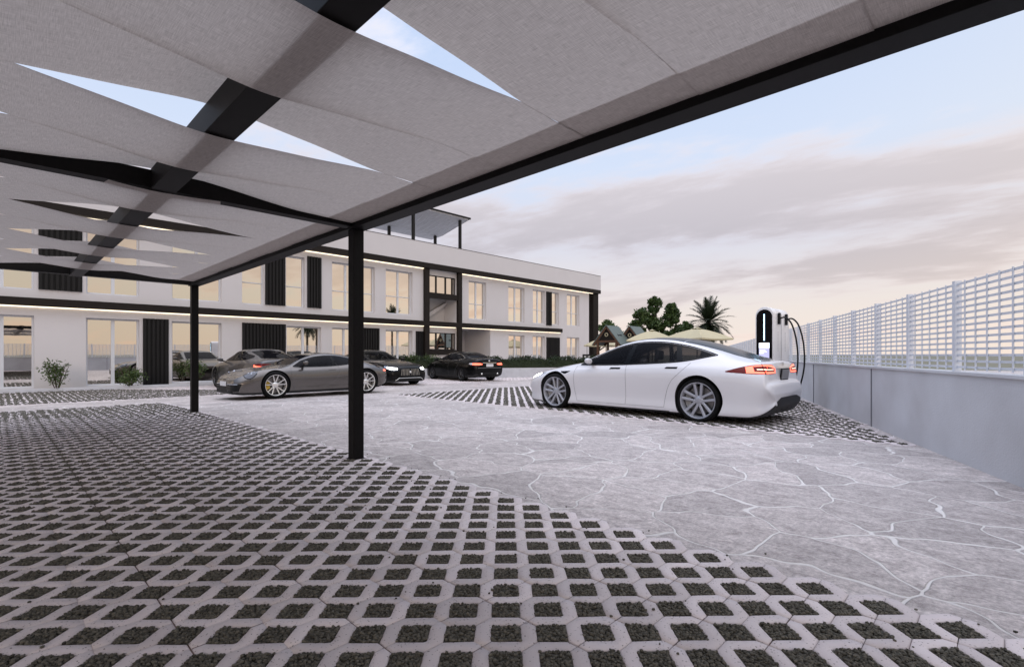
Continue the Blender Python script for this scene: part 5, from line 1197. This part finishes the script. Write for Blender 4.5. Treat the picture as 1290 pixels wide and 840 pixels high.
# ---- play houses
def playhouse(depth, lat, label, s=1.):
    x, y = plan(depth, lat); ph = empty('play_house', (x, y, -.1), R(44.3 - 90) + R(-38), label, 'play house', 'wooden play tower huts')
    hw, hl, e, rz = .56 * s, .60 * s, 1.92 * s, 2.72 * s
    for sx in (-1, 1):
        for sy in (-1, 1):
            mb = MB(); mb.box(sx * hw - .05, sx * hw + .05, sy * hl - .05, sy * hl + .05, 0, e + .02); mb.build('post', M['wood'], ph, bevel=.006)
    for sy in (-1, 1):
        mb = MB(); mb.beam((-hw - .24, sy * (hl + .06), e - .22), (0, sy * (hl + .06), rz), .06, .10); mb.beam((hw + .24, sy * (hl + .06), e - .22), (0, sy * (hl + .06), rz - .001), .06, .10); mb.beam((-hw, sy * hl, e), (hw, sy * hl, e), .06, .10); mb.build('gable_frame', M['wood'], ph)
        mb = MB(); mb.prism([(-hw * .93, e + .05), (hw * .93, e + .05), (0, rz - .09)], sy * (hl - .03), sy * (hl - .06), lambda a, b, d: (a, d, b)); mb.build('gable_board', M['dark_trim'], ph, fixn=True)
        mb = MB(); mb.lathe([(.07, -.012), (.10, -.012), (.10, .012), (.07, .012)], n=24, c=(0, sy * (hl + .075), e + .36), closed=True); mb.build('ring', M['parasol'], ph, fixn=True)
    for sx in (-1, 1):
        mb = MB(); o_ = .0
        a = Vector((0, 0, rz + .04)); b = Vector((sx * (hw + .28), 0, e - .22)); d = (b - a); nrm = Vector((sx * abs(d.z), 0, abs(d.x))).normalized()
        mid = (a + b) / 2; mb.obox(mid + nrm * .035, d, (0, 1, 0), nrm, d.length / 2, hl + .12, .02); r_ = mb.build('roof_panel', M['green_roof'], ph, bevel=.005)
        mb = MB(); mb.obox(mid + nrm * .058, (0, 1, 0), d, nrm, .22, .035, .004); mb.obox(mid + nrm * .058 + Vector((0, .2, 0)), (0, 1, 0), d, nrm, .04, .06, .005); mb.obox(mid + nrm * .058 - Vector((0, .2, 0)), (0, 1, 0), d, nrm, .04, .06, .005); mb.build('roof_slot', M['black_plastic'], r_)
    for z_, sy in ((.55, -1), (.95, -1), (.55, 1), (.95, 1), (1.35, 1)):
        mb = MB(); mb.box(-hw, hw, sy * hl - .03, sy * hl + .03, z_, z_ + .12); mb.build('rail', M['wood'], ph)
    mb = MB(); mb.box(-hw + .01, hw - .01, -hl + .01, hl - .01, .38, .44); mb.build('deck', M['wood'], ph)
playhouse(28., 5.55, 'wooden play house with a sage green gabled roof, the one nearer the building')
playhouse(28.6, 6.95, 'wooden play house with a sage green gabled roof, the one beside the cream parasol')

# ---- cream parasols
def parasol(depth, lat, r, zt, label, rz):
    x, y = plan(depth, lat); p = empty('parasol', (x, y, -.1), rz, label, 'parasol', 'cream parasols on the terrace')
    mb = MB(); mb.tube([(0, 0, 0), (0, 0, zt - .03)], .03, 12); mb.build('pole', M['wood'], p, smooth=True)
    mb = MB(); mb.lathe([(0, 0.0), (.30, 0.0), (.30, .06), (.06, .09), (.0, .09)], axis='z', n=24); mb.build('base', M['planter'], p, fixn=True)
    V = [(0, 0, zt)]; F = []; n = 4; sub = 8; K = n * sub
    def rim(k):
        s_ = k / sub; i = int(s_) % n; u = s_ - int(s_); a0 = math.pi / 4 + i * math.pi / 2; a1 = a0 + math.pi / 2
        A = Vector((math.cos(a0), math.sin(a0))); B = Vector((math.cos(a1), math.sin(a1))); q = A + (B - A) * u; return q * r * 1.35 * (1 - .05 * math.sin(math.pi * u)), u
    for lv in (.25, .5, .75, 1.):
        for k in range(K):
            q, u = rim(k); sag = .05 * math.sin(math.pi * u) * lv; V.append((q.x * lv, q.y * lv, zt - .52 * lv ** 1.15 - sag * .6 + .04 * math.sin(math.pi * lv) * (1 - math.sin(math.pi * u))))
    for k in range(K):
        V.append((V[1 + 3 * K + k][0], V[1 + 3 * K + k][1], V[1 + 3 * K + k][2] - .07))
    for k in range(K):
        k2 = (k + 1) % K; F.append((0, 1 + k, 1 + k2))
        for lv in range(4): F.append((1 + lv * K + k, 1 + (lv + 1) * K + k, 1 + (lv + 1) * K + k2, 1 + lv * K + k2))
    mb = MB(); mb.v = V; mb.f = F; mb.build('canopy', M['parasol'], p, auto=.5)
    mb = MB(); mb.v = [(a * .16 / r, b * .16 / r, c + .05) for a, b, c in [(0, 0, zt + .02)] + [(rim(k)[0].x, rim(k)[0].y, zt - .05) for k in range(K)]]; mb.f = [(0, 1 + k, 1 + (k + 1) % K) for k in range(K)]; mb.build('vent_cap', M['parasol'], p)
    for i in range(4):
        a = math.pi / 4 + i * math.pi / 2; mb = MB(); mb.beam((0, 0, zt - .06), (math.cos(a) * r * 1.33, math.sin(a) * r * 1.33, zt - .56), .02, .03); mb.build('rib', M['wood'], p)
parasol(25.5, 9.35, 1.27, 2.52, 'wide cream parasol nearest the palm, its canopy just above the car roof', R(-14))
parasol(27., 7.5, 1.2, 2.48, 'cream parasol between the play houses and the wider parasol', R(20))
parasol(33., 6.15, 1.1, 2.33, 'cream parasol by the end of the building, partly behind the play house', R(5))

# ---------------------------------------------------------------- sky, sun, camera
w = bpy.data.worlds.new('World'); scene.world = w; w.use_nodes = True
nt = w.node_tree; N = nt.nodes; L = nt.links; bg = N['Background']
SUN_EL, SUN_DIR = 9., Vector((-.68, -.73, 0)).normalized()   # low sun behind thin cloud, behind the viewpoint
GLOW = Vector((.0, -1, 0))
sky = N.new('ShaderNodeTexSky'); sky.sky_type = 'NISHITA'; sky.sun_disc = False; sky.sun_elevation = R(SUN_EL); sky.sun_rotation = math.atan2(SUN_DIR.x, SUN_DIR.y); sky.air_density = 1.2; sky.dust_density = 2.
tc = N.new('ShaderNodeTexCoord'); sep = N.new('ShaderNodeSeparateXYZ'); L.new(tc.outputs['Generated'], sep.inputs[0])
def math_(op, a, b=None, c=None):
    n = N.new('ShaderNodeMath'); n.operation = op
    for i, v in enumerate((a, b, c)):
        if v is None: continue
        if isinstance(v, (int, float)): n.inputs[i].default_value = v
        else: L.new(v, n.inputs[i])
    return n.outputs[0]
z = math_('MAXIMUM', sep.outputs[2], 0.)
den = math_('ADD', z, .14)
cx = math_('DIVIDE', sep.outputs[0], den); cy = math_('DIVIDE', sep.outputs[1], den)
cmb = N.new('ShaderNodeCombineXYZ'); L.new(cx, cmb.inputs[0]); L.new(cy, cmb.inputs[1]); L.new(math_('MULTIPLY', z, 4.), cmb.inputs[2])
rot = N.new('ShaderNodeMapping'); rot.inputs['Rotation'].default_value = (0, 0, R(45)); rot.inputs['Scale'].default_value = (1.0, .55, 1); rot.inputs['Location'].default_value = (3.2, 1.4, 0); L.new(cmb.outputs[0], rot.inputs[0])
n1 = N.new('ShaderNodeTexNoise'); n1.inputs['Scale'].default_value = 1.1; n1.inputs['Detail'].default_value = 9; n1.inputs['Roughness'].default_value = .56; n1.inputs['Distortion'].default_value = .25; L.new(rot.outputs[0], n1.inputs['Vector'])
def ramp(fac, stops):
    r = N.new('ShaderNodeValToRGB'); e = r.color_ramp.elements
    while len(e) < len(stops): e.new(.5)
    for el, (p, c) in zip(e, stops): el.position = p; el.color = (*c, 1)
    L.new(fac, r.inputs[0]); return r.outputs[0]
# facing the sunset side 0..1
dotp = math_('ADD', math_('MULTIPLY', sep.outputs[0], GLOW.x), math_('MULTIPLY', sep.outputs[1], GLOW.y))
warm = N.new('ShaderNodeMapRange'); warm.interpolation_type = 'SMOOTHSTEP'; warm.inputs[1].default_value = -.45; warm.inputs[2].default_value = .9; L.new(dotp, warm.inputs[0])
clear_c = ramp(z, [(0, (.80, .69, .62)), (.08, (.74, .67, .64)), (.20, (.62, .62, .70)), (.34, (.58, .66, .82)), (.6, (.46, .58, .82)), (1., (.62, .64, .74))])
clear_w = ramp(z, [(0, (.82, .68, .55)), (.12, (.78, .71, .61)), (.26, (.74, .73, .70)), (.5, (.70, .73, .80)), (1., (.62, .64, .74))])
cloud_c = ramp(z, [(0, (.76, .60, .53)), (.08, (.60, .53, .53)), (.2, (.49, .46, .51)), (.32, (.60, .56, .60)), (.5, (.72, .70, .76)), (1, (.62, .64, .72))])
cloud_w = ramp(z, [(0, (.84, .60, .46)), (.12, (.74, .60, .50)), (.3, (.76, .66, .60)), (1, (.62, .64, .72))])
def mix(f, a, b):
    m = N.new('ShaderNodeMix'); m.data_type = 'RGBA'
    if isinstance(f, (int, float)): m.inputs[0].default_value = f
    else: L.new(f, m.inputs[0])
    L.new(a, m.inputs[6]); L.new(b, m.inputs[7]); return m.outputs[2]
cl = mix(warm.outputs[0], clear_c, clear_w); cd = mix(warm.outputs[0], cloud_c, cloud_w)
n2_ = N.new('ShaderNodeTexNoise'); n2_.inputs['Scale'].default_value = 4.2; n2_.inputs['Detail'].default_value = 8; n2_.inputs['Roughness'].default_value = .6; L.new(rot.outputs[0], n2_.inputs['Vector'])
thr = N.new('ShaderNodeMapRange'); thr.interpolation_type = 'SMOOTHSTEP'; thr.inputs[1].default_value = .42; thr.inputs[2].default_value = .60
# a broad bank of cloud low over the horizon, thinner above
bank = ramp(z, [(0, (.02, 0, 0)), (.06, (.10, 0, 0)), (.16, (.26, 0, 0)), (.28, (.26, 0, 0)), (.36, (.06, 0, 0)), (.5, (.0, 0, 0)), (1, (.05, 0, 0))])
sb = N.new('ShaderNodeSeparateColor'); L.new(bank, sb.inputs[0])
dens = math_('ADD', math_('ADD', math_('SUBTRACT', n1.outputs['Fac'], .10), math_('MULTIPLY', sb.outputs[0], .62)), math_('MULTIPLY', math_('SUBTRACT', n2_.outputs['Fac'], .5), .34)); L.new(dens, thr.inputs[0])
lit = N.new('ShaderNodeMapRange'); lit.interpolation_type = 'SMOOTHSTEP'; lit.inputs[1].default_value = .46; lit.inputs[2].default_value = .66; lit.inputs[3].default_value = 1.20; lit.inputs[4].default_value = .97; L.new(dens, lit.inputs[0])
cd2 = N.new('ShaderNodeVectorMath'); cd2.operation = 'SCALE'; L.new(cd, cd2.inputs[0]); L.new(lit.outputs[0], cd2.inputs[3])
paint_ = mix(thr.outputs[0], cl, cd2.outputs[0])
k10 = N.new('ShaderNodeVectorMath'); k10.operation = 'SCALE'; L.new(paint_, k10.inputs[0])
# unseen sky overhead and high behind the viewpoint, boosted to light the scene
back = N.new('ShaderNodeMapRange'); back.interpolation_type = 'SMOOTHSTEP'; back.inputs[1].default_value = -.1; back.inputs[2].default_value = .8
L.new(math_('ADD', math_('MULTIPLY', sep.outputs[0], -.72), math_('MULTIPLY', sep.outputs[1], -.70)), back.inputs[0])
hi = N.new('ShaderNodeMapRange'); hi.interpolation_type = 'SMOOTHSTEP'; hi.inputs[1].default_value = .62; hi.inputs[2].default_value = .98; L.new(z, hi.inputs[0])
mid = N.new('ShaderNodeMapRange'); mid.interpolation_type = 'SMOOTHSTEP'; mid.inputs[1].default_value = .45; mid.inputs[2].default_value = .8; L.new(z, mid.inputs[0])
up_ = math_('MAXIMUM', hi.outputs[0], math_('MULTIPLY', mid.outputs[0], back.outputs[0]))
low_ = math_('MULTIPLY', back.outputs[0], -3.0)  # added dimming of the unseen low sky behind the viewpoint
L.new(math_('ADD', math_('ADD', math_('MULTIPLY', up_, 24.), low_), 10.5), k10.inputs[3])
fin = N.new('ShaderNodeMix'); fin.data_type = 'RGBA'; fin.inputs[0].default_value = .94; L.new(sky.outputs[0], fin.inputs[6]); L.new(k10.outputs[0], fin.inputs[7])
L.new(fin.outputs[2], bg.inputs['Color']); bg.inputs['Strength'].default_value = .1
sl = bpy.data.lights.new('sun', 'SUN'); sl.energy = .5; sl.angle = R(24); sl.color = (1, .84, .72)
so = bpy.data.objects.new('sun', sl); COL.objects.link(so)
sv = SUN_DIR * math.cos(R(SUN_EL + 5)) + Vector((0, 0, math.sin(R(SUN_EL + 5))))
so.rotation_euler = sv.to_track_quat('Z', 'Y').to_euler()

cam = bpy.data.cameras.new('camera'); co = bpy.data.objects.new('camera', cam); COL.objects.link(co); scene.camera = co
co.location = (0, 0, 1.08); co.rotation_euler = (math.pi / 2, 0, R(44.3 - 90))
cam.sensor_width = 36; cam.lens = 36 * 636 / 1290; cam.shift_y = 27 / 1290; cam.clip_start = .05; cam.clip_end = 5000
scene.view_settings.view_transform = 'Standard'; scene.view_settings.look = 'None'; scene.view_settings.gamma = 1; scene.view_settings.exposure = .22
scene.cycles.max_bounces = 8; scene.cycles.transparent_max_bounces = 16; scene.cycles.use_denoising = True
scene.cycles.sample_clamp_indirect = 6
